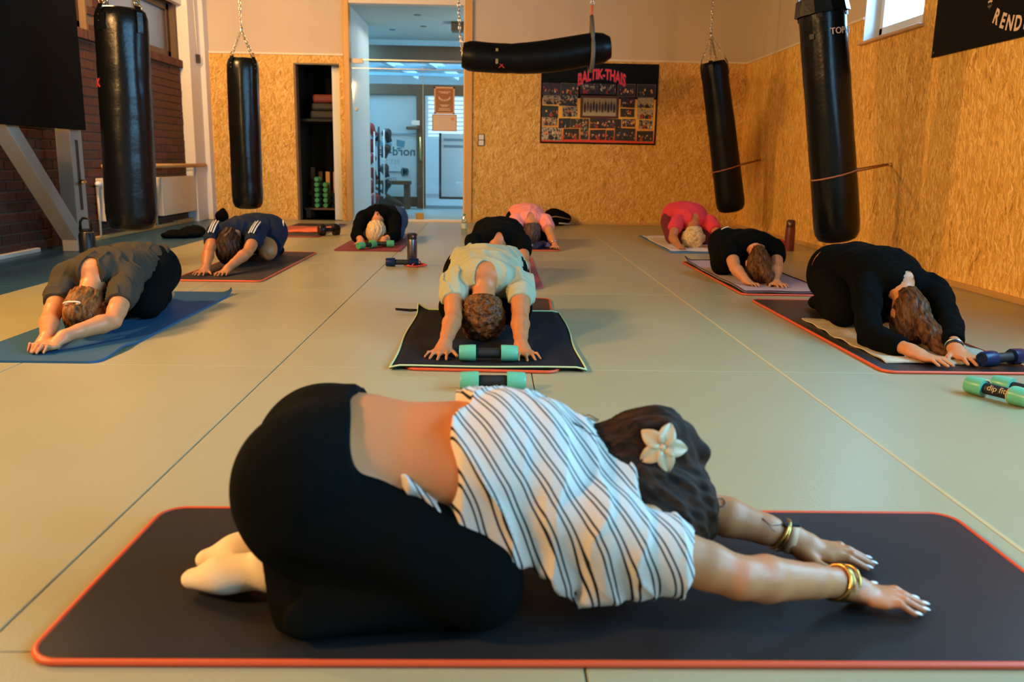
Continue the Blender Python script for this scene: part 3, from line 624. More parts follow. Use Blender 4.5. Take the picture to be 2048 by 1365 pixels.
def hair_mat(name, c0, c1, sc=(90, 14, 14), rough=.42):
    m = mat(name, c0, rough); N, L, p = nodes(m); tc = N.new('ShaderNodeTexCoord'); mp = N.new('ShaderNodeMapping'); mp.inputs['Scale'].default_value = sc
    n = N.new('ShaderNodeTexNoise'); n.inputs['Scale'].default_value = 1.6; n.inputs['Detail'].default_value = 5; n.inputs['Distortion'].default_value = .7
    L.new(tc.outputs['Object'], mp.inputs[0]); L.new(mp.outputs[0], n.inputs['Vector']); r = N.new('ShaderNodeValToRGB'); r.color_ramp.elements[0].position = .33; r.color_ramp.elements[0].color = (*c0, 1); r.color_ramp.elements[1].position = .68; r.color_ramp.elements[1].color = (*c1, 1)
    L.new(n.outputs['Fac'], r.inputs[0]); L.new(r.outputs[0], p.inputs['Base Color']); b = N.new('ShaderNodeBump'); b.inputs['Strength'].default_value = .6; b.inputs['Distance'].default_value = .004; L.new(n.outputs['Fac'], b.inputs['Height']); L.new(b.outputs[0], p.inputs['Normal']); p.inputs['Specular IOR Level'].default_value = .15; return m
# ================================================================ PEOPLE
skin_a = mat('skin_warm', (.56, .20, .072), .45, .12, 160, .07, 18, .4, 0, .12)
skin_b = mat('skin_fair', (.57, .235, .098), .45, .12, 160, .07, 18, .4, 0, .12)
skin_c = mat('skin_tan', (.49, .18, .062), .45, .12, 160, .07, 18, .4, 0, .12)
cloth_black = mat('cloth_black', (.0020, .0029, .0027), .9, .25, 300, spec=.06)
cloth_black2 = mat('cloth_black_soft', (.0035, .004, .004), .9, .25, 240, spec=.06)
cloth_char = mat('cloth_charcoal', (.045, .038, .026), .85, .2, 300, .1, 8, spec=.2)
cloth_navy = mat('cloth_navy', (.004, .012, .034), .8, .2, 300, spec=.2)
cloth_sage = mat('cloth_sage', (.36, .37, .24), .85, .2, 300, .06, 8, spec=.2)
cloth_pink = mat('cloth_pink', (.90, .30, .25), .85, .2, 300, spec=.2)
cloth_mag = mat('cloth_magenta', (.72, .055, .085), .85, .2, 300, spec=.2)
cloth_jean = mat('cloth_denim', (.03, .075, .16), .8, .3, 300, spec=.2)
white_m = mat('white_cotton', (.78, .70, .58), .9, .2, 260)
gold = mat('gold', (.80, .48, .13), .25, metal=1)
TZ = .012
# ---- woman in front, striped top
A_ = [((.215, 1.372, .185), (.435, 1.355, .108), (.655, 1.438, .056), (.815, 1.412, .024), 1, .35), ((.22, 1.648, .182), (.455, 1.665, .10), (.625, 1.632, .056), (.795, 1.592, .024), -1, .35)]
P = Pose((.20, 1.515, TZ), -PI/2, A_, head=(.018, .092, .176), headr=1.08, earx=.095, shz=.185, chz=.205, crown=(0, .75, -.66), wid=1.0, top=-.022, hipz=-.022, kneey=-.05, footx=.046, footy=.02)
fg = body(P, .0036, skin_a, 'person in striped top and black trousers stretching forward on the nearest mat')
stripe = mat('striped_cotton', (.8, .74, .64), .85, .25, 300, spec=.2); N_, L_, p_ = nodes(stripe)
tc = N_.new('ShaderNodeTexCoord'); dt = N_.new('ShaderNodeVectorMath'); dt.operation = 'DOT_PRODUCT'; dt.inputs[1].default_value = (-.50, 1.0, .42)
wn = N_.new('ShaderNodeTexNoise'); wn.inputs['Scale'].default_value = 7; wn.inputs['Detail'].default_value = 1; L_.new(tc.outputs['Object'], wn.inputs['Vector'])
L_.new(tc.outputs['Object'], dt.inputs[0]); ma = N_.new('ShaderNodeMath'); ma.operation = 'MULTIPLY_ADD'; ma.inputs[1].default_value = .022; L_.new(wn.outputs['Fac'], ma.inputs[0]); L_.new(dt.outputs['Value'], ma.inputs[2])
pm = N_.new('ShaderNodeMath'); pm.operation = 'PINGPONG'; pm.inputs[1].default_value = .0170; L_.new(ma.outputs[0], pm.inputs[0])
s1 = N_.new('ShaderNodeMath'); s1.operation = 'SUBTRACT'; s1.inputs[1].default_value = .0052; L_.new(pm.outputs[0], s1.inputs[0]); s2 = N_.new('ShaderNodeMath'); s2.operation = 'ABSOLUTE'; L_.new(s1.outputs[0], s2.inputs[0]); s3 = N_.new('ShaderNodeMath'); s3.operation = 'LESS_THAN'; s3.inputs[1].default_value = .0019; L_.new(s2.outputs[0], s3.inputs[0])
mx = N_.new('ShaderNodeMix'); mx.data_type = 'RGBA'; mx.inputs[6].default_value = (.64, .58, .51, 1); mx.inputs[7].default_value = (.008, .013, .02, 1); L_.new(s3.outputs[0], mx.inputs[0]); L_.new(mx.outputs[2], p_.inputs['Base Color'])
# striped top: loose, wide sleeves, hanging hem
S = SDF(LO, HI, .0048)
w_ = P.wid
S.rc((0, -.30, .268), (0, -.15, .263), .155, .155, .03, (0, .05, 1), .72); S.rc((0, -.20, .262), (0, -.03, .208), .162, .138, .03, (0, -.3, 1), .68); S.rc((-.135, 0, .190), (.135, 0, .188), .060, .060, .03)
for a in P.arms:
    sx = 1 if a['sh'][0] > 0 else -1; e = a['sh']+(a['el']-a['sh'])*.62
    P.arm(S, a, .014, .02, 0, .62)
    for f_ in (.1, .3, .5, .7, .9):   # wide sleeve: sheet from the side seam to the cuff
        S.rc((sx*.135, -.10+.10*f_, .20), e+V3(sx*.012, .015-.215*f_, -.018-.058*f_), .040, .026-.008*f_, .035)
for X_ in (-.07, -.03, .01, .05, .09, .125):       # side panel hanging from the back
    f_ = (X_+.07)/.195
    for sx in (1, -1): S.rc((sx*.118, X_-.20, .245), (sx*(.150+.008*f_), X_-.195, .185-.098*f_), .040, .018, .03)
for sx in (1, -1): S.rc((sx*.125, -.24, .190), (sx*.090, -.42, .252), .024, .008, .03)
S.warp(ridges(11, .0095, 1.0, (.35, .9, .1)))
S.cut(lambda X, Y, Z: np.where(Z > .275-.20*np.clip((Y+.34)/.2, 0, 1), -.255+.016*np.sin(X*38+1)+.08*(Z-.3)-Y, -1.0))
for a in P.arms:
    sx = np.sign(a['sh'][0]); e = a['sh']+(a['el']-a['sh'])*.60; d = a['el']-a['sh']; d[2] *= .3; d = d/np.linalg.norm(d); S.cut(lambda X, Y, Z: np.where((np.sign(X) == sx) & (Y > .03), (X-e[0])*d[0]+(Y-e[1])*d[1]+(Z-e[2])*d[2]+.004*np.sin(Z*90), -1.0))
c_ = V3(0, .10, .24); S.cut(lambda X, Y, Z: .036-np.sqrt((X-c_[0])**2+((Y-c_[1])*.8)**2+((Z-c_[2])*.6)**2))
finish(S, 'striped_top', stripe, fg)
def flare(S):
    for x in (1, -1):
        for q in range(6):
            f_ = q/5; S.rc((x*(.06+.085*f_), -.26-.03*f_, .10-.05*f_), (x*(.05+.15*f_), -.545+.02*f_, .105-.088*f_), .060-.022*f_, .042-.022*f_, .04)
        S.rc((x*.14, -.20, .06), (x*.205, -.50, .022), .045, .018, .03)
S = SDF(LO, HI, .0052); P.torso(S, .011); S.cut(lambda X, Y, Z: Y-(-.452-.13*(Z-.38)+.09*np.maximum(0, X-.02)))
P.legs(S, .012, feet=False); flare(S); S.warp(folds(3, .0035, 1, (.9, .2, .4)))
S.warp(lambda X, Y, Z: np.clip((-.30-Y)/.2, 0, 1)*np.clip((.17-Z)/.1, 0, 1)*.010*np.sin(Z*55+X*75+4*Y))
S.cut(lambda X, Y, Z: np.where(Z < .125, -.600+.03*np.clip((.10-Z)/.1, 0, 1)-Y, -1.0)); S.cut(lambda X, Y, Z: .003-Z)
finish(S, 'trousers', cloth_black, fg)
S = SDF((-.2, -.86, -.01), (.2, -.4, .2), .0045); [(P.foot(S, x, .004, .02), S.rc((x*(P.footx+.015), -.58, .055), (x*(P.knee-.035), -.42, .072), .044, .058, .02)) for x in (1, -1)]
S.warp(folds(5, .0012, 1, (.5, 1, .6))); S.cut(lambda X, Y, Z: .002-Z); finish(S, 'socks', mat('sock_cream', (.82, .66, .45), .9, .25, 220), fg, 2)
br_hair = hair_mat('hair_dark_brown', (.006, .0035, .002), (.055, .023, .010), rough=.7)
S = SDF((-.17, -.10, .02), (.17, .32, .44), .0042); hair_cap(P, S, .016)
S.rc((0, .0, .262), (0, .04, .262), .056, .056, .03); S.rc((0, .01, .225), (0, .06, .245), .070, .070, .04); S.rc((0, .045, .285), (0, .13, .292), .034, .048, .018); S.rc((0, .12, .288), (0, .190, .268), .046, .020, .03); S.rc((.02, -.01, .25), (.02, .03, .25), .03, .045, .03); S.el((0, .09, .325), (.045, .05, .026), .03)
S.warp(strands(P, .0045, seed=2)); S.warp(folds(8, .003, 1.3, (.2, 1, .8))); hair_cut(P, S, .05, -.22); finish(S, 'hair', br_hair, fg)
st_ = MB()
rr = random.Random(4)
for i in range(26):
    b = V3(rr.uniform(-.05, .06), rr.uniform(-.05, .10), rr.uniform(.27, .33)); l = rr.uniform(.03, .075); dv = V3(rr.uniform(-.3, .3), rr.choice((-1, -1, .8))*rr.uniform(.6, 1), rr.uniform(.0, .35)); dv /= np.linalg.norm(dv)
    st_.tube([b, b+dv*l*.5+V3(0, 0, .006), b+dv*l+V3(0, 0, rr.uniform(-.01, .02))], [.0011, .0008, .0003], 4)
for i in range(14):
    b = V3(.085+rr.uniform(-.01, .01), .0+.012*i, .225+rr.uniform(-.01, .01)); st_.tube([b, b+V3(.012, -.012, -.03), b+V3(.006, -.03, -.065)], [.003, .0025, .0008], 4)
o_ = st_.build('loose_strands', br_hair, fg, True); o_['kind'] = 'stuff'
petal = mat('petal_cream', (.60, .43, .24), .35)
fl = MB(); fc = V3(.066, .108, .300)
MF = Matrix.Translation(fc) @ Matrix.Rotation(math.radians(72), 4, 'Y') @ Matrix.Rotation(.25, 4, 'Z')
flo = MB().lathe([(.0, 0), (.007, .002), (.006, .008), (0, .010)], 10, MF).build('flower_clip', petal, fg, True)
for k in range(5):
    pv = []; pf = []
    for i in range(7):
        t = i/6; wd = .0165*math.sin(PI*min(1, t*.80+.17))**.8
        for j in (-1, -.5, 0, .5, 1): pv.append(MF @ Matrix.Rotation(2*PI*k/5, 4, 'Z') @ Vector((.004+.042*t, j*wd, .004+.010*t-.010*t*t*2+.004*j*j)))
    for i in range(6):
        for j in range(4): q = i*5+j; pf.append((q, q+1, q+6, q+5))
    pt = mesh('petal', pv, pf, petal, flo, True); md = pt.modifiers.new('thick', 'SOLIDIFY'); md.thickness = .0025
nail = mat('nail_white', (.85, .78, .74), .25)
for a in P.arms:
    for e, dv, r0 in a['nails']:
        ang = math.atan2(dv[1], dv[0]); M = Matrix.Translation(Vector(e)+Vector((dv[0], dv[1], 0))*.003) @ Matrix.Rotation(ang, 4, 'Z') @ Matrix.Rotation(.22, 4, 'Y') @ Matrix.Diagonal((1.35, .75, .32, 1))
        MB().lathe([(0, -.0075), (.0045, -.006), (.0075, 0), (.0045, .006), (0, .0075)], 10, M).build('fingernail', nail, fg, True)
def band(name, a, t, r, w, m, par, n=22, tube=True, lean=.2):
    p = a['el']+(a['wr']-a['el'])*t; d = Vector(a['wr']-a['el']).normalized(); M = Matrix.Translation(p) @ d.to_track_quat('Z', 'Y').to_matrix().to_4x4() @ Matrix.Rotation(lean, 4, 'X'); b = MB()
    if tube: b.tube([M @ Vector((r*math.cos(2*PI*i/n), r*math.sin(2*PI*i/n), 0)) for i in range(n)], w, 6, True)
    else:
        V = [M @ Vector((rr_*math.cos(2*PI*i/n), rr_*math.sin(2*PI*i/n), zz)) for i in range(n) for rr_, zz in ((r, -w), (r+.002, -w), (r+.002, w), (r, w))]
        b.add(V, [(i*4+j, i*4+(j+1) % 4, ((i+1) % n)*4+(j+1) % 4, ((i+1) % n)*4+j) for i in range(n) for j in range(4)])
    return b.build(name, m, par, True), M
a0, a1 = P.arms
for t, ln in ((.93, .25), (.985, -.05), (1.03, .15)): band('bracelet', a0, t, .033, .0028, gold, fg, lean=ln)
o_, M = band('bracelet', a0, .95, .034, .0015, gold, fg, lean=.1); MB().lathe([(0, -.006), (.005, -.003), (.005, .003), (0, .006)], 8, M @ Matrix.Translation((.034, 0, 0))).build('bead', gold, o_, True)
for t, ln in ((.87, .25), (.91, .1)): band('bracelet', a1, t, .034, .003, gold, fg, lean=ln)
wt, M = band('watch_strap', a1, .985, .032, .009, mat('strap_tan', (.72, .38, .20), .5), fg, tube=False, lean=0)
zz = Vector(a1['wr']); MB().box(-.016, .016, -.018, .018, -.004, .005, .003, Matrix.Translation((zz.x, zz.y-.004, zz.z+.031))).build('watch_face', black_pl, wt)
tattoo = mat('tattoo_ink', (.10, .06, .045), .5)
def tube_on(name, pts, r, m, par): return MB().tube(pts, r, 5).build(name, m, par, True)
z1 = Vector(a1['wr'])
p0 = Vector((a1['el']+(a1['wr']-a1['el'])*.72)); rad = .034
def onarm(a, t, th, rad): # point on a forearm surface
    p = Vector(a['el']+(a['wr']-a['el'])*t); d = Vector(a['wr']-a['el']).normalized(); sd = Vector((1, 0, 0)); sd = (sd-d*sd.dot(d)).normalized(); up = sd.cross(d); up = up if up.z > 0 else -up
    return p+(sd*math.cos(th)+up*math.sin(th))*rad
for q in ((.60, .9, .66, .75, .72, .65), (.72, .65, .79, .85, .84, 1.1), (.66, .75, .72, .45, .77, .35)):
    tube_on('tattoo', [onarm(a1, q[i], q[i+1], np.interp(q[i], [.25, .7, 1], [.0435, .0325, .0265])) for i in (0, 2, 4)], .0011, tattoo, fg)
for cc in ((.10, .95),):
    tube_on('tattoo', [onarm(a1, cc[0]+.05*math.cos(2*PI*i/12), cc[1]+.25*math.sin(2*PI*i/12), .0425) for i in range(13)], .0014, tattoo, fg)
# ---- woman in sage tee
A_ = [((-.180, 4.0, .245), (-.168, 3.74, .125), (-.192, 3.49, .060), (-.232, 3.335, .024), 1, 1.9), ((.138, 4.0, .245), (.128, 3.74, .125), (.125, 3.49, .060), (.165, 3.335, .024), -1, 1.9)]
P = Pose((-.03, 4.0, .014), PI, A_, head=(.01, .165, .112), crown=(0, .50, -.86), wid=1.13, top=-.030, hipz=-.03, sh=.155)
o_ = body(P, .005, skin_c, 'person in sage green tee bent over the black towel in the middle')
shirt(P, o_, .0058, cloth_sage, .009, .56, -.60, .0075, 21, .050, .003, dirv=(.9, .5, .3)); trousers(P, o_, .007, cloth_black, .010, -.45, .003, 4)
S = SDF((-.2, -.05, -.02), (.2, .40, .34), .0045); hair_cap(P, S, .024, .03)
rr = np.random.default_rng(3); curls = hair_mat('hair_curly_auburn', (.028, .010, .004), (.20, .075, .020), (40, 40, 40)); hair_cut(P, S, .055, -.06)
for i in range(430):
    v = rr.normal(size=3); v /= np.linalg.norm(v)*rr.uniform(.96, 1.05); q = P.h+P.u*.02+P.u*v[0]*.112+P.f*v[1]*.116+V3(v[2]*.094, 0, 0)
    if v[1] < .45 and v[0] > -.62: S.el(q, (.0125, .0125, .010), .003)
S.cut(lambda X, Y, Z: .003-Z); S.warp(folds(33, .002, 2, (1, 1, 1))); finish(S, 'curly_hair', curls, o_, 1)
# ---- woman in black behind her
A_ = [((-.13, 6.0, .25), (-.13, 5.75, .12), (-.12, 5.52, .06), (-.13, 5.36, .026), 1, 1), ((.21, 6.0, .25), (.215, 5.78, .14), (.23, 5.55, .06), (.24, 5.39, .026), -1, 1)]
P = Pose((.045, 6.02, .014), PI, A_, head=(.02, .17, .12), wid=1.02, top=-.02, hipz=-.015)
o_ = body(P, .008, skin_c, 'person in black tee folded forward directly behind the one in sage tee'); shirt(P, o_, .009, cloth_black, .008, .6, -.60, .003, 5, .03); trousers(P, o_, .009, cloth_black, .01, -.4)
S = SDF((-.2, -.05, -.02), (.2, .40, .34), .007); hair_cap(P, S, .014); S.warp(strands(P)); hair_cut(P, S); finish(S, 'hair', br_hair, o_)
# ---- woman in charcoal tee on the blue mat, left
A_ = [((-2.005, 4.03, .215), (-1.955, 3.76, .085), (-1.860, 3.545, .058), (-1.845, 3.385, .030), 1, .55, .5), ((-1.70, 4.0, .225), (-1.665, 3.73, .090), (-1.775, 3.515, .065), (-1.855, 3.375, .040), -1, .45, .5)]
P = Pose((-1.85, 4.03, .010), PI+.06, A_, head=(.0, .175, .105), crown=(0, .68, -.73), wid=1.06, top=-.04, hipz=-.05, hipy=-.02)
o_ = body(P, .005, skin_b, 'person in charcoal tee and black leggings stretching on the blue mat'); shirt(P, o_, .006, cloth_char, .009, .58, -.62, .0065, 9, .042, .006, dirv=(.7, .7, .3)); trousers(P, o_, .007, cloth_black2, .010, -.40)
aub = hair_mat('hair_auburn', (.075, .026, .007), (.33, .135, .035), (70, 20, 20)); S = SDF((-.2, -.08, -.02), (.2, .40, .34), .0048); hair_cap(P, S, .013); S.rc(P.h-P.f*.08+P.u*.0, P.h-P.f*.10+P.u*.075, .038, .042, .03); S.warp(strands(P, .0045, seed=6)); S.warp(folds(14, .0025, 1.6, (.6, 1, .4))); hair_cut(P, S); S.cut(lambda X, Y, Z: .003-Z); finish(S, 'hair', aub, o_)
q = Vector(P.h-P.f*.138+P.u*.055); cb = MB(); M = Matrix.Translation(q) @ Matrix.Rotation(.75, 4, 'X') @ Matrix.Rotation(-.12, 4, 'Z'); cb.tube([M @ Vector((.036*math.cos(2*PI*i/20)*(1-.0*i), .011*math.sin(2*PI*i/20), 0)) for i in range(20)], .0042, 6, True); cb.build('hair_clip', mat('clip_ivory', (.80, .62, .44), .35), o_, True)
tube_on('glasses_temple', [P.h+V3(-.082, 0, 0)+P.f*.05+P.u*.03, P.h+V3(-.086, 0, 0)+P.f*.0+P.u*.01, P.h+V3(-.080, 0, 0)-P.f*.03-P.u*.0], .0028, mat('glasses_red', (.45, .09, .05), .4), o_)
# ---- man in navy tee, three white stripes
A_ = [((-2.06, 6.42, .25), (-2.02, 6.13, .14), (-1.965, 5.88, .055), (-1.985, 5.73, .026), 1, 1.4), ((-1.75, 6.42, .25), (-1.745, 6.13, .14), (-1.815, 5.88, .055), (-1.835, 5.73, .026), -1, 1.2)]
P = Pose((-1.91, 6.45, .012), PI-.06, A_, head=(.0, .16, .15), crown=(0, .40, -.92), wid=1.0, top=-.035, hipz=-.045, knee=.17)
o_ = body(P, .006, skin_c, 'person in navy tee with white sleeve stripes folded on a brown mat'); shirt(P, o_, .007, cloth_navy, .009, .58, -.62, .004, 31, .0, .006)
S = SDF(LO, HI, .008); P.torso(S, .010); S.cut(lambda X, Y, Z: Y+.42)
for x in (-1, 1): S.rc((x*.10, -.50, .20), (x*.165, -.24, .11), .132, .094, .03)
S.cut(lambda X, Y, Z: Y+.235); finish(S, 'shorts', cloth_navy, o_)
for a in P.arms:
    d = a['el']-a['sh']; sx = np.sign(a['sh'][0])
    for k in range(3):
        t_ = a['sh']-V3(0, .03, 0)+V3(sx*(-.018+.018*k), 0, .090-.006*abs(k-1)); b_ = a['sh']+d*.55+V3(sx*(-.018+.018*k), .01, .082-.005*abs(k-1)); tube_on('stripe', [t_, (t_+b_)/2+V3(0, 0, .006), b_], .005, white_m, o_)
for k in range(3): tube_on('stripe', [(-.20-.004*k, -.50+.03*k, .30-.05*k), (-.225, -.42+.03*k, .20-.035*k), (-.235, -.30+.02*k, .12-.01*k)], .005, white_m, o_)
MB().lathe([(0, 0), (.016, .001), (0, .004)], 8, Matrix.Translation((.0, -.02, .318)) @ Matrix.Rotation(-.3, 4, 'X')).build('emblem', white_m, o_, True)
S = SDF((-.2, -.08, -.02), (.2, .40, .36), .0055); hair_cap(P, S, .020); S.rc(P.h-P.u*.02-P.f*.06, P.h-P.u*.115-P.f*.03, .058, .040, .02); S.warp(strands(P, .006, seed=9)); S.warp(folds(41, .004, 1.5, (1, .5, .5))); hair_cut(P, S, .05, -.13); finish(S, 'hair', hair_mat('hair_brown', (.012, .006, .003), (.055, .025, .011)), o_)
sh_ = MB(); S = SDF((-.2, -.86, -.01), (.2, -.4, .2), .007); [P.foot(S, x, .010, .02) for x in (1, -1)]; S.cut(lambda X, Y, Z: .002-Z); finish(S, 'socks', cloth_black2, o_)
# ---- blond person in black long sleeves on the rose mat
A_ = [((-1.275, 8.44, .235), (-1.30, 8.2, .09), (-1.235, 8.07, .06), (-1.245, 7.91, .026), 1, 1.2), ((-.955, 8.44, .235), (-.925, 8.18, .09), (-1.01, 8.02, .075), (-1.04, 7.86, .05), -1, .6, .4)]
P = Pose((-1.115, 8.46, .012), PI, A_, head=(.0, .20, .115), crown=(0, .55, -.83), wid=1.18, top=-.055, hipz=-.07, headr=1.08)
o_ = body(P, .007, skin_b, 'person in black long sleeves and jeans on the rose red mat'); shirt(P, o_, .008, cloth_black, .009, 1.72, -.60, .004, 51, .035, .006); trousers(P, o_, .008, cloth_jean, .012, -.42)
blond = hair_mat('hair_blond', (.42, .25, .10), (.80, .60, .33), (60, 22, 22)); S = SDF((-.2, -.05, -.02), (.2, .44, .36), .006); hair_cap(P, S, .016); S.warp(strands(P, .006, seed=3)); hair_cut(P, S); S.cut(lambda X, Y, Z: .003-Z); finish(S, 'hair', blond, o_)
# ---- pink tee
A_ = [((.225, 8.33, .25), (.24, 8.10, .11), (.27, 8.0, .06), (.28, 7.92, .03), 1, 1), ((.515, 8.33, .25), (.555, 8.13, .12), (.585, 7.99, .055), (.605, 7.86, .026), -1, .8)]
P = Pose((.365, 8.36, .012), PI+.05, A_, head=(-.01, .12, .135), crown=(0, .25, -.97), wid=.98, top=-.012, hipz=-.02, headr=.95)
o_ = body(P, .007, skin_b, 'person in salmon pink tee bent forward near the back wall'); shirt(P, o_, .008, cloth_pink, .008, .55, -.60, .005, 61, .035, .005); trousers(P, o_, .009, cloth_black, .01, -.42)
S = SDF((-.2, -.08, -.02), (.2, .40, .36), .0065); hair_cap(P, S, .012); S.warp(strands(P, .004, seed=8)); hair_cut(P, S); finish(S, 'hair', hair_mat('hair_greying', (.03, .018, .014), (.14, .085, .065)), o_)
band('bracelet', P.arms[1], .92, .034, .004, mat('band_silver', (.7, .66, .58), .3, metal=1), o_)
# ---- magenta tee
A_ = [((1.81, 8.40, .26), (1.735, 8.22, .11), (1.765, 8.04, .05), (1.79, 7.93, .026), 1, 1), ((2.14, 8.40, .26), (2.185, 8.2, .12), (2.20, 8.02, .05), (2.20, 7.9, .026), -1, 1)]
P = Pose((1.975, 8.43, .014), PI, A_, head=(.02, .13, .115), crown=(0, .30, -.95), wid=1.05, top=.025, hipz=.012, headr=1.05)
o_ = body(P, .007, skin_c, 'person in magenta tee and wine trousers bent over a white towel'); shirt(P, o_, .008, cloth_mag, .008, .55, -.58, .005, 71, .040, .006); trousers(P, o_, .009, mat('cloth_wine', (.14, .012, .03), .85, .2, 60, .4, 30), .012, -.42)
S = SDF((-.2, -.08, -.02), (.2, .40, .36), .006); hair_cap(P, S, .018); rr = np.random.default_rng(12); hair_cut(P, S, .05)
for i in range(120):
    v = rr.normal(size=3); v /= np.linalg.norm(v)
    if v[1] < .4 and v[0] > -.6: S.el(P.h+P.u*.02+P.u*v[0]*.112+P.f*v[1]*.116+V3(v[2]*.092, 0, 0), (.022, .022, .016), .01)
S.cut(lambda X, Y, Z: .003-Z); finish(S, 'curly_hair', hair_mat('hair_pale_blond', (.48, .32, .15), (.82, .66, .40), (30, 30, 30)), o_)
tube_on('tattoo', [P.arms[1]['sh']+(P.arms[1]['el']-P.arms[1]['sh'])*t+V3(-.03, .02, .035) for t in (.7, .8, .9)], .008, tattoo, o_)
# ---- black tee on the lilac towel
A_ = [((1.675, 5.98, .225), (1.665, 5.80, .12), (1.705, 5.65, .052), (1.765, 5.535, .026), -1, 1.2), ((2.0, 5.98, .225), (1.955, 5.80, .125), (1.90, 5.66, .055), (1.925, 5.50, .026), -1, 1.2)]
A_[0] = A_[0][:4]+(1, 1.2)
P = Pose((1.845, 6.0, .016), PI-.05, A_, head=(.005, .19, .115), crown=(0, .58, -.81), wid=1.05, top=-.06, hipz=-.08, knee=.17, sh=.155)
o_ = body(P, .006, skin_b, 'person in black tee stretching both arms on the lilac towel'); shirt(P, o_, .007, cloth_black, .008, .56, -.52, .004, 81, .0, .006); trousers(P, o_, .008, cloth_black2, .012, -.44)
brn = hair_mat('hair_chestnut', (.022, .010, .005), (.15, .062, .022), (70, 18, 18)); S = SDF((-.2, -.08, -.02), (.2, .44, .36), .0055); hair_cap(P, S, .013)
t_ = P.h-P.f*.095+P.u*.05; S.rc(t_, t_+V3(-.03, .05, -.06), .034, .036, .03); S.rc(t_+V3(-.03, .05, -.06), t_+V3(-.055, .075, -.15), .036, .018, .02); S.rc(P.h-P.u*.02-P.f*.06, P.h-P.u*.115-P.f*.035, .055, .040, .02); S.warp(strands(P, .0045, seed=5)); hair_cut(P, S, .05, -.13); S.cut(lambda X, Y, Z: .003-Z); finish(S, 'hair', brn, o_)
tube_on('print', [(.09, -.42, .338), (.115, -.43, .330), (.14, -.44, .315)], .0045, white_m, o_)
# ---- black long sleeves, right
A_ = [((1.80, 4.03, .235), (1.70, 3.72, .065), (1.775, 3.485, .055), (1.885, 3.325, .026), 1, .55), ((2.135, 4.03, .24), (2.075, 3.76, .13), (1.985, 3.53, .060), (2.005, 3.345, .028), -1, .8)]
P = Pose((1.955, 4.05, .014), PI+.03, A_, head=(.015, .185, .115), crown=(0, .60, -.80), wid=1.12, top=.008, hipz=-.005, knee=.17)
o_ = body(P, .005, skin_b, 'person in black long sleeves and bracelet stretching over the oatmeal towel'); shirt(P, o_, .006, cloth_black, .008, 1.80, -.515, .0045, 91, .035, .005, dirv=(.9, .4, .5)); trousers(P, o_, .007, cloth_black2, .010, -.53, to=.009); S = SDF((-.2, -.86, -.01), (.2, -.4, .2), .007); [P.foot(S, x, .008, .02) for x in (1, -1)]; S.cut(lambda X, Y, Z: .002-Z); finish(S, 'socks', cloth_black2, o_)
S = SDF((-.2, -.08, -.02), (.2, .66, .36), .005); hair_cap(P, S, .012)
t_ = P.h-P.f*.09+P.u*.06; S.rc(t_, t_+V3(-.02, .06, -.05), .040, .045, .03); S.rc(t_+V3(-.02, .06, -.05), t_+V3(-.04, .17, -.125), .045, .05, .03); S.rc(t_+V3(-.04, .17, -.125), t_+V3(-.055, .28, -.155), .048, .022, .03, (0, 0, 1), .7)
S.rc(P.h-P.u*.02-P.f*.06, P.h-P.u*.115-P.f*.035, .055, .040, .02); S.warp(strands(P, .0045, seed=15)); S.warp(folds(17, .004, 1.4, (.5, 1, .6))); hair_cut(P, S, .05, -.13); S.cut(lambda X, Y, Z: .003-Z); finish(S, 'hair', brn, o_)
band('bracelet', P.arms[1], .93, .034, .004, MATS['band_silver'], o_); band('watch_strap', P.arms[1], .98, .034, .006, black_pl, o_, tube=False)
# ================================================================ MATS AND TOWELS
def rrect(x0, x1, y0, y1, r, n=7):
    P_ = []
    for cx_, cy_, a0_ in ((x1-r, y1-r, 0), (x0+r, y1-r, PI/2), (x0+r, y0+r, PI), (x1-r, y0+r, 1.5*PI)):
        for i in range(n+1): q = a0_+PI/2*i/n; P_.append((cx_+r*math.cos(q), cy_+r*math.sin(q)))
    return P_
def mat_mat(name, col, rough=.55): return mat(name, col, rough, .25, 420, .10, 3, .22)
m_dark = mat_mat('mat_dark', (.020, .020, .020), .33); m_brown = mat_mat('mat_brown', (.040, .032, .028)); m_bluem = mat_mat('mat_blue', (.022, .092, .19)); m_rose = mat_mat('mat_rose', (.20, .028, .030)); m_pinkm = mat_mat('mat_pink', (.50, .09, .09))
piping = mat('piping_red', (.66, .085, .022), .42); piping2 = mat('piping_crimson', (.33, .03, .03), .45)
def yoga_mat(x0, x1, y0, y1, m, label, pip=None, r=.05, rot=0, th=.010, edge=None):
    cx_, cy_ = (x0+x1)/2, (y0+y1)/2; o = empty('yoga_mat', (cx_, cy_, 0), rot); tag(o, label, 'yoga mat'); p = rrect(x0-cx_, x1-cx_, y0-cy_, y1-cy_, r)
    b = MB().prism(p, .0005, th).build('foam_sheet', m, o)
    if pip: MB().tube([(x, y, .0065) for x, y in p], .0065, 8, True).build('edge_binding', pip, o, True)
    elif edge: MB().tube([(x, y, .0055) for x, y in p], .0052, 6, True).build('edge_binding', edge, o, True)
    return o
yoga_mat(-.748, 1.09, 1.252, 1.872, m_dark, 'largest dark yoga mat with orange red binding under the striped top person', piping, .055)
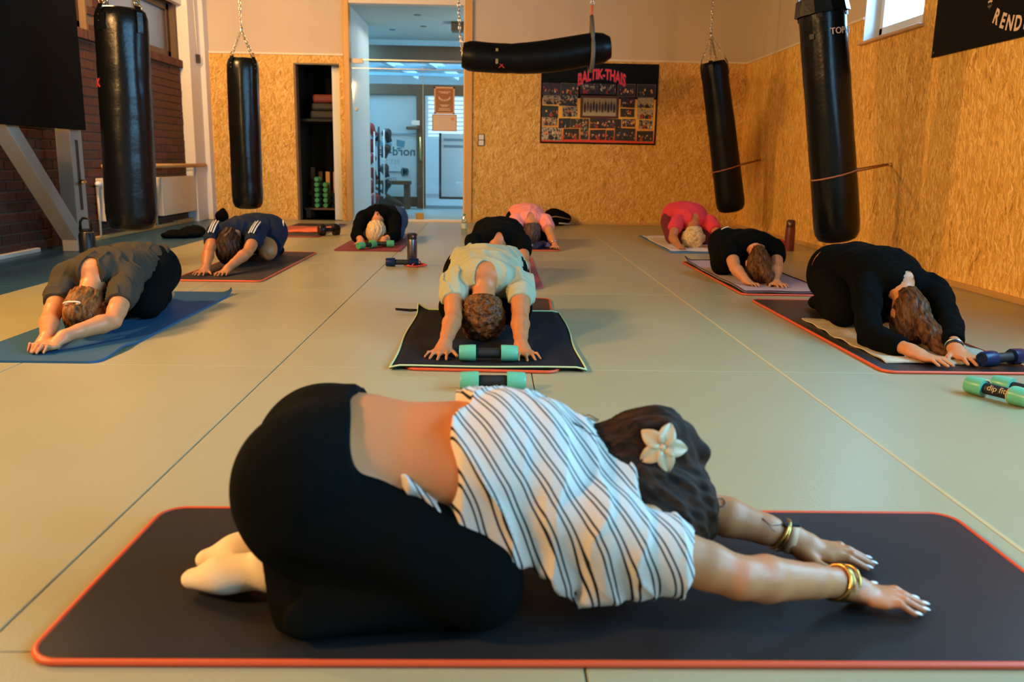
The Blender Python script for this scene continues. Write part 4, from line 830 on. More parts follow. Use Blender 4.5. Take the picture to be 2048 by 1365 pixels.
# blue mat with a lifted corner
def sheet(name, x0, x1, y0, y1, th, zf, m, label, cat, nx=28, ny=50, r=0, rot=0, group=None, wob=0):
    cx_, cy_ = (x0+x1)/2, (y0+y1)/2; V = []; F = []
    for s_ in (1, 0):
        for j in range(ny+1):
            for i in range(nx+1):
                u, v = i/nx, j/ny; x = (u-.5)*(x1-x0); y = (v-.5)*(y1-y0)
                if wob: x += wob*.5*math.sin(v*9+u*2)*(abs(u-.5)*2)**2; y += wob*.5*math.sin(u*8+1)*(abs(v-.5)*2)**2
                if r:
                    ax_, ay_ = abs(x)-((x1-x0)/2-r), abs(y)-((y1-y0)/2-r)
                    if ax_ > 0 and ay_ > 0:
                        dd = math.hypot(ax_, ay_)
                        if dd > r: x -= math.copysign(ax_*(1-r/dd), x); y -= math.copysign(ay_*(1-r/dd), y)
                V.append((x, y, zf(u, v)+s_*th))
    n = (nx+1)*(ny+1)
    for j in range(ny):
        for i in range(nx): q = j*(nx+1)+i; F.append((q, q+1, q+nx+2, q+nx+1)); F.append((n+q, n+q+nx+1, n+q+nx+2, n+q+1))
    ed = [i for i in range(nx+1)]+[j*(nx+1)+nx for j in range(1, ny+1)]+[ny*(nx+1)+i for i in range(nx-1, -1, -1)]+[j*(nx+1) for j in range(ny-1, 0, -1)]
    for a, b in zip(ed, ed[1:]+ed[:1]): F.append((a, n+a, n+b, b))
    o = mesh(name, V, F, m, None, True); o.location = (cx_, cy_, 0); o.rotation_euler = (0, 0, rot); smooth_angle(o, 50); tag(o, label, cat, group); o['edge_idx'] = 0
    return o, [V[i] for i in ed]
sheet('yoga_mat', -2.115, -1.545, 3.30, 5.11, .009, lambda u, v: .0006+.035*max(0, (u-.86)/.14)**2*max(0, (v-.93)/.07)+.014*math.exp(-((u-1)/.10)**2-((v-.13)/.05)**2), m_bluem, 'plain blue yoga mat with a raised edge under the charcoal tee person', 'yoga mat', r=.05, rot=0)
yoga_mat(-2.10, -1.515, 5.60, 7.41, m_brown, 'brown yoga mat with red binding under the person in navy tee', piping, .05)
yoga_mat(-2.40, -1.80, 8.90, 10.68, m_brown, 'unused brown mat with crimson binding in front of the closet', piping2, .05)
sheet('hand_towel', -2.37, -1.87, 9.36, 10.12, .006, lambda u, v: .013+.004*math.sin(u*9+v*5)**2, mat('towel_orange', (.85, .17, .05), .9, .4, 200), 'bright orange towel spread over the unused brown mat', 'towel', 14, 14, wob=.012)
yoga_mat(-1.41, -.82, 7.62, 9.42, m_rose, 'rose red yoga mat under the person in jeans and black sleeves', None, .02)
yoga_mat(-.295, .305, 3.235, 5.045, m_dark, 'dark yoga mat with red binding half hidden under the black towel', piping, .05, -.045)
def tz(u, v): return .0138+.004*math.sin(u*7+1)*math.sin(v*9)*(.4+abs(u-.5))+.040*max(0, (.06-u)/.06)*max(0, (v-.94)/.06)-.010*(max(0, (.045-u)/.045)+max(0, (u-.955)/.045))*.9
m_towel = mat('towel_black_grid', (.022, .022, .026), .9, spec=.08); N_, L_, p_ = nodes(m_towel); tc = N_.new('ShaderNodeTexCoord'); ck = N_.new('ShaderNodeTexVoronoi'); ck.inputs['Scale'].default_value = 170; ck.inputs['Randomness'].default_value = 0; L_.new(tc.outputs['Object'], ck.inputs['Vector'])
rp = N_.new('ShaderNodeMapRange'); rp.inputs[3].default_value = .5; rp.inputs[4].default_value = 1.5; L_.new(ck.outputs['Distance'], rp.inputs[0]); mm = N_.new('ShaderNodeMix'); mm.data_type = 'RGBA'; mm.inputs[6].default_value = (.024, .024, .027, 1); mm.inputs[7].default_value = (.007, .007, .010, 1); L_.new(ck.outputs['Distance'], mm.inputs[0]); L_.new(mm.outputs[2], p_.inputs['Base Color']); bb = N_.new('ShaderNodeBump'); bb.inputs['Strength'].default_value = .5; bb.inputs['Distance'].default_value = .002; L_.new(ck.outputs['Distance'], bb.inputs['Height']); L_.new(bb.outputs[0], p_.inputs['Normal'])
tw, ed = sheet('mat_towel', -.395, .370, 3.245, 4.515, .004, tz, m_towel, 'black textured mat towel with pale green edging under the sage tee person', 'towel', 40, 60, wob=.012)
hem = MB().tube([(x, y, z+.003) for x, y, z in ed], .0038, 5, True).build('edging', mat('edging_lime', (.50, .62, .30), .7), tw, True)
MB().tube([(-.375, .63, .018), (-.42, .64, .012), (-.50, .655, .016), (-.505, .665, .02), (-.43, .655, .018), (-.37, .64, .02)], .004, 5).build('hang_loop', m_towel, tw, True)
MB().box(-.31, -.295, -.62, .62, .018, .0185).build('fold_line', mat('fold_lilac', (.06, .048, .052), .9), tw) if False else None
yoga_mat(-.27, .335, 5.50, 7.3, m_pinkm, 'pink red yoga mat under the person behind the sage tee person', None, .03)
yoga_mat(.05, .625, 7.86, 9.66, m_brown, 'brown mat with red binding under the salmon tee person', piping, .04)
sheet('hand_towel', .10, .56, 8.10, 8.75, .005, lambda u, v: .0125+.003*math.sin(u*8+v*4)**2, mat('towel_violet', (.40, .24, .48), .9, .4, 200), 'violet towel on the mat of the salmon tee person', 'towel', 12, 12)
tag(MB().prism([(.285, 8.16), (.37, 8.10), (.40, 8.2), (.33, 8.28)], .018, .034).build('folded_cloth', white_m), 'small white folded cloth on the violet towel', 'cloth')
yoga_mat(1.655, 2.26, 7.85, 9.68, mat_mat('mat_sky_blue', (.08, .19, .36)), 'light blue yoga mat under the magenta tee person', None, .02)
sheet('bath_towel', 1.675, 2.24, 7.95, 9.55, .006, lambda u, v: .011+.004*math.sin(u*6+v*9)**2, mat('towel_white', (.78, .70, .64), .9, .5, 160), 'white towel spread on the light blue mat', 'towel', 16, 24, wob=.014)
yoga_mat(1.59, 2.19, 5.32, 7.10, m_dark, 'dark mat with red binding covered by the lilac towel', piping, .05)
tw, ed = sheet('bath_towel', 1.615, 2.175, 5.36, 7.12, .005, lambda u, v: .0138+.0035*math.sin(u*5+v*9)**2+.03*max(0, (.08-u)/.08)*max(0, (v-.93)/.07), mat('towel_lilac', (.46, .35, .38), .9, .4, 180, .06, 6), 'lilac grey towel with dark hem under the person in black tee', 'towel', 20, 34, wob=.012)
MB().tube([(x, y, z+.003) for x, y, z in ed], .004, 5, True).build('edging', mat('edging_dark', (.03, .02, .03), .8), tw, True)
yoga_mat(1.58, 2.22, 3.29, 5.11, m_dark, 'dark mat with orange red binding at the right by the wall', piping, .05)
tan = mat('towel_oatmeal', (.55, .46, .31), .95, .8, 120, .35, 22)
sheet('bath_towel', 1.645, 2.185, 3.42, 4.42, .006, lambda u, v: .0115+.004*math.sin(u*6+v*11)**2+.004*math.sin(v*31), tan, 'oatmeal mottled towel on the right mat under the long sleeved person', 'towel', 20, 34, wob=.014)

# ================================================================ DUMBBELLS
def dumbbell(x, y, z, ang, m_head, m_grip, label, L=.235, r=.034, group=None, tilt=0, parent=None):
    o = empty('dumbbell', (x, y, z), ang); tag(o, label, 'dumbbell', group); hl = L*.285
    for s_ in (-1, 1):
        M = Matrix.Translation((0, 0, r)) @ Matrix.Rotation(s_*PI/2, 4, 'Y') @ Matrix.Rotation(PI/8, 4, 'Z')
        smooth_angle(MB().lathe([(.012, L/2-.004), (.019, L/2-.004), (.021, L/2), (r*.86, L/2), (r*.93, L/2-.006), (r, L/2-hl+.010), (r*.97, L/2-hl), (.014, L/2-hl)], 16, M, lambda q, z_: 1+.025*math.cos(8*q)).build('head', m_head, o), 45)
    MB().lathe([(.019, -L/2+hl-.004), (.021, -L/2+hl+.01), (.0205, 0), (.021, L/2-hl-.01), (.019, L/2-hl+.004)], 16, Matrix.Translation((0, 0, r)) @ Matrix.Rotation(PI/2, 4, 'Y')).build('grip', m_grip, o, True)
    return o
mint = mat('vinyl_mint', (.12, .47, .29), .32); green = mat('vinyl_green', (.07, .36, .15), .32); navy_v = mat('vinyl_navy', (.003, .016, .065), .35, spec=.25); grip = mat('grip_black', (.008, .008, .008), .6)
dumbbell(.008, 2.975, 0, .02, mint, grip, 'mint dumbbell lying on the bare floor in front of the black towel')
dumbbell(-.010, 3.345, .0185, .02, mint, grip, 'mint dumbbell lying on the black towel between the hands')
d1 = dumbbell(1.812, 2.905, 0, -1.10, mint, grip, 'mint dumbbell with a lettered band around its grip, by the right mat')
bd1 = MB()
for s_ in (-1, 1):
    bd1.tube([(s_*.052+.006*math.cos(2*PI*i/14), .029*math.cos(2*PI*i/14), .034+.029*math.sin(2*PI*i/14)) for i in range(14)], .0035, 5, True)
bd1.build('cuff', mat('cuff_gold', (.55, .38, .16), .5), d1, True)
text('dip fit', .030, MATS['cuff_gold'], 'lettering', Matrix.Translation((.005, -.0215, .044)) @ Matrix.Rotation(1.15, 4, 'X'), d1)
dumbbell(1.925, 2.925, 0, -1.05, mint, grip, 'mint dumbbell lying behind the banded one at the right edge')
dumbbell(2.115, 3.395, .014, .35, navy_v, grip, 'navy dumbbell lying on the front corner of the right mat')
dumbbell(-.690, 6.555, 0, .06, navy_v, grip, 'navy dumbbell on the floor in front of the grey flask', .25)
dumbbell(-1.135, 7.755, .010, 1.0, green, grip, 'green dumbbell lying askew at the front edge of the rose red mat', .23)
dumbbell(-1.02, 7.895, .010, .04, green, grip, 'green dumbbell under a hand on the rose red mat', .23)
dumbbell(.445, 8.02, .010, 1.2, navy_v, grip, 'navy dumbbell on the salmon tee person\'s mat', .22)
dumbbell(-1.735, 9.14, 0, .5, mat('rubber_black', (.008, .008, .008), .25), grip, 'shiny black dumbbell beside the unused mat', .22, .065)
k_ = 0
for i, (n_, m_) in enumerate(((6, green), (5, green), (3, navy_v), (3, navy_v), (4, navy_v))):
    for j in range(n_):
        cn = 'green' if m_ is green else 'navy'; cl_ = ('leftmost', 'second', 'middle', 'fourth', 'rightmost')[i]; lv = ('lowest', 'second lowest', 'third', 'fourth', 'fifth', 'topmost')[j] if j < n_-1 else 'topmost'
        o_ = dumbbell(-2.40+.115*i, 11.955, .136+j*.070, PI/2, m_, grip, lv+' '+cn+' dumbbell in the '+cl_+' column of the closet rack', .23, .034, cn+' dumbbells stacked on the closet rack')

# ================================================================ PUNCHING BAGS
leather = mat('leather_black', (.0035, .004, .004), .26, .25, 45, spec=.28); leather2 = mat('leather_black_matte', (.003, .0035, .0035), .38, .3, 40, spec=.18)
chain_m = mat('chain_metal', (.62, .56, .46), .28, metal=1); red_l = mat('logo_red', (.55, .045, .03), .5); silver_l = mat('logo_silver', (.62, .42, .32), .5)
def aimx(p, q):
    p = Vector(p); z = Vector(q)-p; L = z.length; z.normalize(); x = (Vector((1, 0, 0))-z*z.x).normalized(); y = z.cross(x)
    return Matrix(((x.x, y.x, z.x, p.x), (x.y, y.y, z.y, p.y), (x.z, y.z, z.z, p.z), (0, 0, 0, 1))), L
def chain(p, q, name, parent, link_=.034, r=.0042):
    p, q = Vector(p), Vector(q); M, L = aim(p, q); n = max(2, int(L/(link_*.72))); b = MB()
    for i in range(n):
        Mi = M @ Matrix.Translation((0, 0, (i+.5)*L/n)) @ Matrix.Rotation(PI/2*(i % 2), 4, 'Z'); hw, hl = .0115, link_*.5
        b.tube([Mi @ Vector((hw*math.sin(2*PI*k/8), 0, hl*math.cos(2*PI*k/8))) for k in range(8)], r, 5, True)
    o = b.build(name, chain_m, parent, True); o['kind'] = 'stuff'; return o
def punch_bag(bottom, top, rad, label, hook, seed, m=leather, taper=.0, collar=True):
    bottom, top = Vector(bottom), Vector(top); L = (top-bottom).length; o = empty('punching_bag', bottom); tag(o, label, 'punching bag'); M = (Matrix.Translation(-bottom) @ aimx(bottom, top)[0]); rr = random.Random(seed)
    prof = [(.0, 0), (rad*.55, .004), (rad*.82, .022), (rad*.96, .065), (rad*1.0, .13)]
    nseg = 30
    for i in range(1, nseg): prof.append((rad*(1-taper*i/nseg)*(1+rr.uniform(-.008, .008)), .13+(L-.20)*i/nseg))
    rt = rad*(1-taper); prof += [(rt*.98, L-.06), (rt*.90, L-.015), (rt*.80, L), (rt*.3, L-.01), (0, L-.012)]
    ph = [rr.uniform(0, 6) for _ in range(6)]
    sh_ = MB().lathe(prof, 40, M, lambda q, z_: 1+.010*math.sin(5*q+ph[0]+z_*3)+.008*math.sin(9*q+ph[1]-z_*5)*max(0, min(1, (z_-L*.55)*3))+.006*math.sin(3*q+z_*9+ph[2]))
    smooth_angle(sh_.build('bag_shell', m, o), 50)
    hk = Vector(hook)-bottom; rg = []
    for k in range(4):
        q = PI/4+PI/2*k+.3; c, s_ = math.cos(q), math.sin(q)
        st = MB(); w_ = .022; V = []
        for zz, ro in ((L-.16, 1.012), (L-.09, 1.02), (L-.03, 1.0), (L+.012, .90)):
            for e in (-1, 1): V.append(M @ Vector((rt*ro*c-e*w_*s_, rt*ro*s_+e*w_*c, zz)))
            for e in (-1, 1): V.append(M @ Vector((rt*ro*1.035*c-e*w_*s_, rt*ro*1.035*s_+e*w_*c, zz)))
        F = []
        for i in range(3): a = i*4; b = a+4; F += [(a, b, b+1, a+1), (a+2, a+3, b+3, b+2), (a, a+2, b+2, b), (a+1, b+1, b+3, a+3)]
        F += [(0, 1, 3, 2), (12, 14, 15, 13)]; st.add(V, F); so = st.build('strap', m, o)
        pt = M @ Vector((rt*.90*c, rt*.90*s_, L+.03)); rg.append(pt)
        MB().tube([pt+Vector((-s_*.02*math.cos(a), c*.02*math.cos(a), .02*math.sin(a))) for a in [2*PI*i/10 for i in range(10)]], .0035, 5, True).build('ring', brass, so, True)
        for e in (-.10, -.06): MB().lathe([(0, 0), (.006, .001), (0, .004)], 6, Matrix.Translation(M @ Vector((rt*1.05*c, rt*1.05*s_, L+e))) @ (Vector((c, s_, 0)).to_track_quat('Z', 'Y').to_matrix().to_4x4())).build('rivet', brass, so, True)
    for p_ in rg: chain(p_, hk, 'chain', o, .03, .0042)
    chain(hk, (hk.x, hk.y, CZ-.2-bottom.z if False else CZ-bottom.z-.02), 'chain', o, .042, .0058)
    sw = MB().lathe([(0, -.03), (.014, -.025), (.018, 0), (.014, .025), (0, .03)], 10, Matrix.Translation(hk)).build('swivel', chain_m, o, True)
    MB().lathe([(0, 0), (.05, 0), (.05, -.015), (.0, -.02)], 16, Matrix.Translation((hk.x, hk.y, CZ-bottom.z))).build('ceiling_plate', chain_m, o)
    return o, M, L
def on_bag(M, rad, z, facing, off=.004):   # frame on the bag surface facing a direction in the bag's own axes
    q = facing; return M @ Matrix.Translation((rad*math.cos(q)*(1+off), rad*math.sin(q)*(1+off), z)) @ Matrix.Rotation(q+PI/2, 4, 'Z') @ Matrix.Rotation(PI/2, 4, 'X')
def curl(r_): return lambda c: Vector((r_*math.sin(c.x/r_), c.y, c.z-r_*(1-math.cos(c.x/r_))))
b1, M, L = punch_bag((-2.575, 6.2, .275), (-2.545, 6.2, 1.775), .172, 'large black punching bag hanging at the left before the brick wall', (-2.54, 6.2, 2.12), 1)
q0 = -PI/2-.62
def letters(s_, M, rad, z, q, size, m, par, name='logo'): return text(s_, size, m, name, on_bag(M, rad, z, q), par, .0015, curl(rad))
for dq, m_, s_ in ((0, red_l, 'K'), (-.06, red_l, 'X')): letters(s_, M, .176, 1.0, q0-.18+dq, .085, m_, b1)
MB().box(-.021, .021, -.05, .05, -.002, .003, .001, on_bag(M, .174, 1.40, q0+.28)).build('buckle_tab', leather, b1)
b2, M, L = punch_bag((-2.595, 9.2, .262), (-2.580, 9.2, 1.79), .158, 'slim black punching bag hanging left of the closet', (-2.581, 9.2, 2.07), 2)
letters('K', M, .162, 1.02, q0-.62, .07, red_l, b2)
b4, M4, L4 = punch_bag((2.757, 9.9, .275), (2.440, 9.9, 1.93), .163, 'black punching bag in the right corner pulled towards the wall by a cord', (2.392, 9.9, 2.21), 4, leather2, .10)
b5, M5, L5 = punch_bag((2.605, 6.4, .255), (2.315, 6.4, 2.00), .166, 'nearest black punching bag at the right, tied to the strand board wall', (2.27, 6.4, 2.36), 5, leather, .03)
letters('TOP TEN', M5, .172, 1.50, -PI/2+.62, .062, silver_l, b5); MB().box(-.018, .018, -.018, .018, -.002, .004, .001, on_bag(M5, .168, 1.49, -PI/2-.85)).build('label_patch', black_pl, b5)
flap = MB()
for k in range(10):
    q = 2*PI*k/10; c = .18; flap.prism([(-.06, -.05), (.06, -.05), (.05, .06), (-.05, .06)], .002, .007, on_bag(M5, .166, L5-.08, q) @ Matrix.Rotation(-.16, 4, 'X'))
flap.build('collar', leather, b5)
# bungee cords tying the two right bags to the wall
cord_m = mat('cord_copper', (.42, .17, .07), .6)
def bungee(M, L, rad, frac, ring, label):
    o = empty('bungee_cord', ring); tag(o, label, 'cord'); rg = Vector(ring); z = L*frac; pts = []
    for i in range(13):
        q = PI*.30-PI*1.5*i/12+PI*.25*0; q = .55*PI-1.55*PI*i/12
        pts.append(o.location*0+((Matrix.Translation(M[1]) @ M[0]) @ Vector((rad*math.cos(q), rad*math.sin(q), z+.02*math.cos(q))))-rg)
    e = Vector((-.03, 0, 0)); MB().tube([e+Vector((0, .01, .004))]+pts+[e+Vector((0, -.01, -.004))], .006, 6).build('cord', cord_m, o, True)
    MB().tube([Vector((-.016+.014*math.cos(2*PI*i/10), 0, .014*math.sin(2*PI*i/10))) for i in range(10)], .003, 5, True).build('eye_ring', brass, o, True)
    MB().tube([(-.03, 0, 0), (-.055, .006, -.004), (-.08, 0, 0)], .007, 6).build('hook', black_pl, o, True); MB().lathe([(0, 0), (.016, 0), (.016, -.004), (0, -.005)], 10, Matrix.Rotation(PI/2, 4, 'Y')).build('wall_plate', brass, o)
bungee((M4, b4.location), L4, .172, .30, (RX-.001, 10.45, .875), 'copper cord tying the corner punching bag to the wall'); bungee((M5, b5.location), L5, .176, .285, (RX-.001, 7.04, .835), 'copper cord tying the nearest right bag to the wall')
# bag slung horizontally
bh = tag(empty('punching_bag', (.42, 9.1, 1.86)), 'black punching bag slung level from a chain and a strap', 'punching bag'); spine = []
for i in range(25):
    t = i/24; x = -.745+1.50*t; z = -.005-.045*math.sin(PI*min(1, t*1.15))+.105*t**1.6; r_ = .155*(1-.05*math.sin(PI*2.2*t))
    if i < 3: r_ *= (.78, .95, 1)[i]
    if i > 21: r_ *= (1, .94, .70)[i-22]
    if i == 8: r_ *= .965
    spine.append((Vector((x, 0, z)), r_))
smooth_angle(MB().tube([p for p, _ in spine], [r for _, r in spine], 36).build('bag_shell', leather2, bh), 50)
hb = MB()
hb.tube([Vector((.565+.012*math.cos(q)*0, .175*math.cos(q), .035+.168*math.sin(q))) for q in [2*PI*i/24 for i in range(24)]], .022, 8, True); hb.tube([(.565, .17, .05), (.562, .09, .25), (.555, .0, .40)], .016, 6); hb.tube([(.565, -.17, .05), (.562, -.09, .25), (.555, -.0, .40)], .020, 6)
hb.build('sling', mat('sling_grey', (.13, .115, .095), .55), bh, True)
MB().tube([(.555, 0, .38), (.556, 0, .50)], .013, 6).build('strap', mat('strap_orange', (.75, .12, .03), .6), bh, True); MB().tube([Vector((.556+.018*math.cos(2*PI*i/10), 0, .53+.03*math.sin(2*PI*i/10))) for i in range(10)], .006, 6, True).build('ring', chain_m, bh, True)
chain((.556, 0, .55), (.556, 0, CZ-1.86-.02), 'chain', bh)
for dz in (-.085, 0, .085): chain((-.735, -.03, dz), (-.775, -.02, .20), 'chain', bh, .03, .0035)
chain((-.775, -.02, .20), (-.82, -.02, CZ-1.86-.02), 'chain', bh, .05, .0065); MB().tube([Vector((-.745, .07*math.cos(2*PI*i/14), -.0+.07*math.sin(2*PI*i/14))) for i in range(14)], .006, 5, True).build('ring', brass, bh, True)
for z_, w_ in ((-.10, .05), (.02, .03)): MB().box(-.41, -.385, -.162, -.156, z_, z_+w_, .002).build('buckle', brass, bh)
text('X', .09, MATS['logo_red'], 'logo', Matrix.Translation((-.35, -.142, -.115)) @ Matrix.Rotation(PI/2-.55, 4, 'X'), bh)

# ================================================================ LEFT SIDE FURNITURE
wf = mat('frame_white_grey', (.34, .30, .24), .55, .1, 30)
sd = tag(empty('wall_screen_stand', (-3.5, 7.3, 0)), 'white timber A frame carrying the large black screen at the left', 'stand')
MB().box(-.11, .015, 0, .20, 0, 1.9, .006).build('post', wf, sd); box('lock_strip', black_pl, (.012, .018, .07, .12, .34, .92), sd, .002)
MB().tube([(.018, .10, .58), (.06, .10, .58), (.07, .08, .575), (.075, .0, .57)], .013, 8).build('latch_handle', brass, sd, True)
M_, l_ = aim((-.05, .12, .02), (-.05, -1.02, 1.16)); b_ = MB(); b_.box(-.065, .065, -.06, .06, 0, l_, .006, M_); b_.build('brace', wf, sd); box('foot_block', wf, (-.11, .018, -.04, .20, 0, .16), sd, .006)
sc = tag(box('wall_screen', mat('screen_black', (.003, .004, .0035), .7, spec=.08), (-3.475, -3.405, 4.6, 7.42, 1.0, 2.6), None, .006), 'large matte black screen panel on the white A frame', 'screen')
rad_m = mat('radiator_cream', (.62, .52, .38), .4)
def radiator(y0, y1, z0, z1, ribs, label):
    o = tag(empty('radiator', (LX+.05, (y0+y1)/2, z0)), label, 'radiator'); h = z1-z0; hw = (y1-y0)/2
    MB().box(-.04, .06, -hw, hw, .0, h, .008).build('panel', rad_m, o)
    if ribs:
        n = int(hw*2/.035)
        for i in range(n): y = -hw+.02+i*.035; box('rib', rad_m, (.06, .072, y, y+.02, .02, h-.02), o, .003)
        MB().lathe([(0, 0), (.022, .0), (.026, .05), (.02, .08), (0, .085)], 10, Matrix.Translation((.02, -hw-.02, h-.05)) @ Matrix.Rotation(PI/2, 4, 'X')).build('valve_knob', white_pl, o, True)
    else: box('grille', rad_m, (-.03, .05, -hw+.02, hw-.02, h, h+.008), o)
    MB().tube([(0, -hw-.05, h-.05), (0, -hw-.05, -z0+.02)], .011, 8).build('pipe', rad_m, o, True); return o
radiator(8.35, 9.3, .17, .58, True, 'cream ribbed radiator on the brick wall left of the large punching bag'); radiator(9.75, 10.83, .135, .555, False, 'cream flat panel radiator beside the pilaster')
hr = tag(empty('hand_rail', (LX+.12, 9.8, .69)), 'long wooden hand rail above the radiators on the brick wall', 'rail'); MB().tube([(0, -1.5, 0), (0, 1.42, 0)], .024, 10).build('bar', timber_dk, hr, True)
for y in (-1.2, .2, 1.0): MB().tube([(-.12, y, -.02), (0, y, -.015)], .012, 8).build('bracket', steel, hr, True)
sb = tag(box('junction_box', black_pl, (LX+.12, LX+.155, 11.08, 11.16, 1.93, 2.03), None, .004), 'small black junction box on the white pilaster', 'box'); MB().tube([(LX+.135, 11.11, 2.03), (LX+.13, 11.10, 2.35), (LX+.125, 11.09, 2.9)], .006, 6).build('cable', trim_m, sb, True)
# ================================================================ WALL ITEMS
sw = tag(empty('light_switch', (-.161, BY-.001, 1.07)), 'white double light switch on the strand board beside the glass partition', 'switch'); box('frame', brown, (-.044, .044, -.012, .001, -.076, .076), sw, .003)
for z_ in (-.036, .036): box('rocker', white_pl, (-.034, .034, -.017, -.01, z_-.032, z_+.032), sw, .003)
po = tag(box('club_poster', mat('poster_black', (.004, .005, .005), .5, spec=.1), (.602, 2.110, BY-.012, BY-.002, 1.045, 2.055)), 'black poster full of team photographs under red lettering on the back wall', 'poster')
V = []; F = []; C_ = []
def quad(x0, x1, z0, z1, c, d=0.0, sk=0.0):
    n = len(V); y = BY-.0125-d; V.extend(((x0, y, z0), (x1, y, z0+sk), (x1, y, z1+sk), (x0, y, z1))); F.append((n, n+1, n+2, n+3)); C_.append(c)
def blob(x, z, rx, rz, c, d):
    n = len(V); y = BY-.0125-d; V.extend((x+rx*math.cos(2*PI*i/8), y, z+rz*math.sin(2*PI*i/8)) for i in range(8)); F.append(tuple(n+i for i in range(8))); C_.append(c)
def P2(u, v): return .622+u*1.468, 1.80-v*.735
for i in range(20):   # red-yellow-red ground
    t = i/19; c = np.array((.70, .06, .012))*(1-math.sin(PI*t))+np.array((.85, .50, .07))*math.sin(PI*t); a = P2(0, i/20); b = P2(1, (i+1)/20)
    if i > 4: quad(a[0], b[0], b[1], a[1], tuple(c))
rp_ = random.Random(21)
ph_ = [(.0, .0, .15, .2), (.16, .0, .15, .2), (.33, .0, .16, .17), (.50, .0, .14, .17), (.66, .0, .15, .21), (.83, .0, .16, .21), (.01, .215, .135, .15), (.15, .20, .155, .18), (.69, .23, .125, .155), (.84, .225, .14, .17), (.0, .385, .14, .19), (.18, .40, .13, .17), (.69, .41, .125, .14), (.845, .415, .135, .165), (.01, .575, .125, .15), (.15, .60, .10, .16), (.255, .60, .16, .15), (.425, .575, .15, .18), (.58, .59, .12, .155), (.71, .59, .115, .13), (.86, .60, .12, .15), (.0, .75, .175, .22), (.195, .775, .135, .18), (.345, .75, .07, .20), (.43, .79, .135, .165), (.575, .79, .065, .165), (.65, .745, .18, .21), (.845, .79, .145, .18)]
for u, v, du, dv in ph_:
    a, b = P2(u, v), P2(u+du, v+dv); sk = rp_.uniform(-.008, .008); bg_ = rp_.choice(((.02, .02, .03), (.03, .025, .02), (.015, .03, .035), (.30, .26, .18), (.45, .40, .30), (.04, .02, .05)))
    quad(a[0]-.003, b[0]+.003, b[1]-.003, a[1]+.003, (.35, .28, .2) if rp_.random() < .4 else (.05, .03, .02), .0004, sk); quad(a[0], b[0], b[1], a[1], bg_, .0008, sk)
    W_ = b[0]-a[0]; H_ = a[1]-b[1]; nx_ = max(5, int(W_/.022)); nz_ = max(4, int(H_/.024)); dk_ = rp_.random() < .6
    for i in range(nx_):
        for j in range(nz_):
            if rp_.random() < .28: continue
            lvl = j/nz_; c = rp_.choice(((.02, .02, .025), (.03, .03, .045), (.015, .015, .015)) if dk_ or lvl > .55 else ((.40, .35, .26), (.32, .28, .2), (.06, .05, .05)))
            if .2 < lvl < .8 and rp_.random() < .45: c = rp_.choice(((.80, .24, .05), (.70, .06, .03), (.50, .18, .07), (.85, .45, .08), (.60, .28, .13), (.10, .13, .26), (.75, .62, .45)))
            x = a[0]+W_*(i+rp_.uniform(.1, .9))/nx_; z = a[1]-H_*(j+rp_.uniform(.1, .9))/nz_; rx_ = min(rp_.uniform(.006, .014), x-a[0], b[0]-x); rz_ = min(rp_.uniform(.006, .020), a[1]-z, z-b[1]); blob(x, z, max(.002, rx_), max(.002, rz_), c, .0012+.00005*((i*7+j*3) % 12))
    for k in range(rp_.randint(1, 4)):
        x = a[0]+W_*rp_.uniform(.2, .8); hh = H_*rp_.uniform(.28, .42); w2_ = min(hh*.5, x-a[0], b[0]-x); blob(x, b[1]+hh*.5, w2_, hh*.5, rp_.choice(((.012, .012, .014), (.02, .022, .03), (.40, .03, .025), (.03, .04, .07))), .0022+.0002*k); blob(x, min(a[1]-hh*.2, b[1]+hh*1.12), hh*.2, hh*.2, rp_.choice(((.30, .14, .07), (.22, .09, .04), (.012, .01, .01))), .0024+.0002*k)
a, b = P2(.335, .20), P2(.675, .585); quad(a[0], b[0], b[1], a[1], (.09, .028, .012), .002); quad(a[0]+.035, b[0]-.035, b[1]+.03, a[1]-.03, (.34, .29, .15), .0024); quad(a[0]+.035, b[0]-.035, b[1]+.03, b[1]+.075, (.42, .38, .26), .0026)
for k in range(11):
    x = a[0]+.06+(b[0]-a[0]-.12)*k/10; blob(x, (a[1]+b[1])/2-.01+.02*(k % 2), .017, .065, rp_.choice(((.02, .02, .025), (.03, .03, .05), (.12, .04, .02))), .003+.0001*k); blob(x, (a[1]+b[1])/2+.062+.02*(k % 2), .010, .013, (.28, .13, .07), .0034)
me = bpy.data.meshes.new('print'); me.from_pydata(V, [], F); ca = me.color_attributes.new('Col', 'FLOAT_COLOR', 'CORNER'); li = 0
for f_, c in zip(F, C_):
    for _ in f_: ca.data[li].color = (*c, 1); li += 1
me.materials.append(colattr('poster_print', .6)); link('print', me, po)
def arch(c): return Vector((c.x, c.y*(1+.55*abs(c.x)/.42)-.22*(c.x/.42)**2*.16, c.z))
text('BALTIK-THAIS', .165, mat('ink_blue', (.03, .03, .16), .5), 'lettering', wallM(1.378, BY-.013, 1.915) @ Matrix.Scale(.60, 4, (1, 0, 0)), po, .0004, lambda c: Vector((c.x*1.0, c.y*(1+.3*abs(c.x)/.6)-.115*(c.x/.6)**2, c.z)), .012)
text('BALTIK-THAIS', .165, mat('ink_red', (.85, .035, .025), .5), 'lettering', wallM(1.378, BY-.0145, 1.915) @ Matrix.Scale(.60, 4, (1, 0, 0)), po, .0004, lambda c: Vector((c.x*1.0, c.y*(1+.3*abs(c.x)/.6)-.115*(c.x/.6)**2, c.z)), .005)
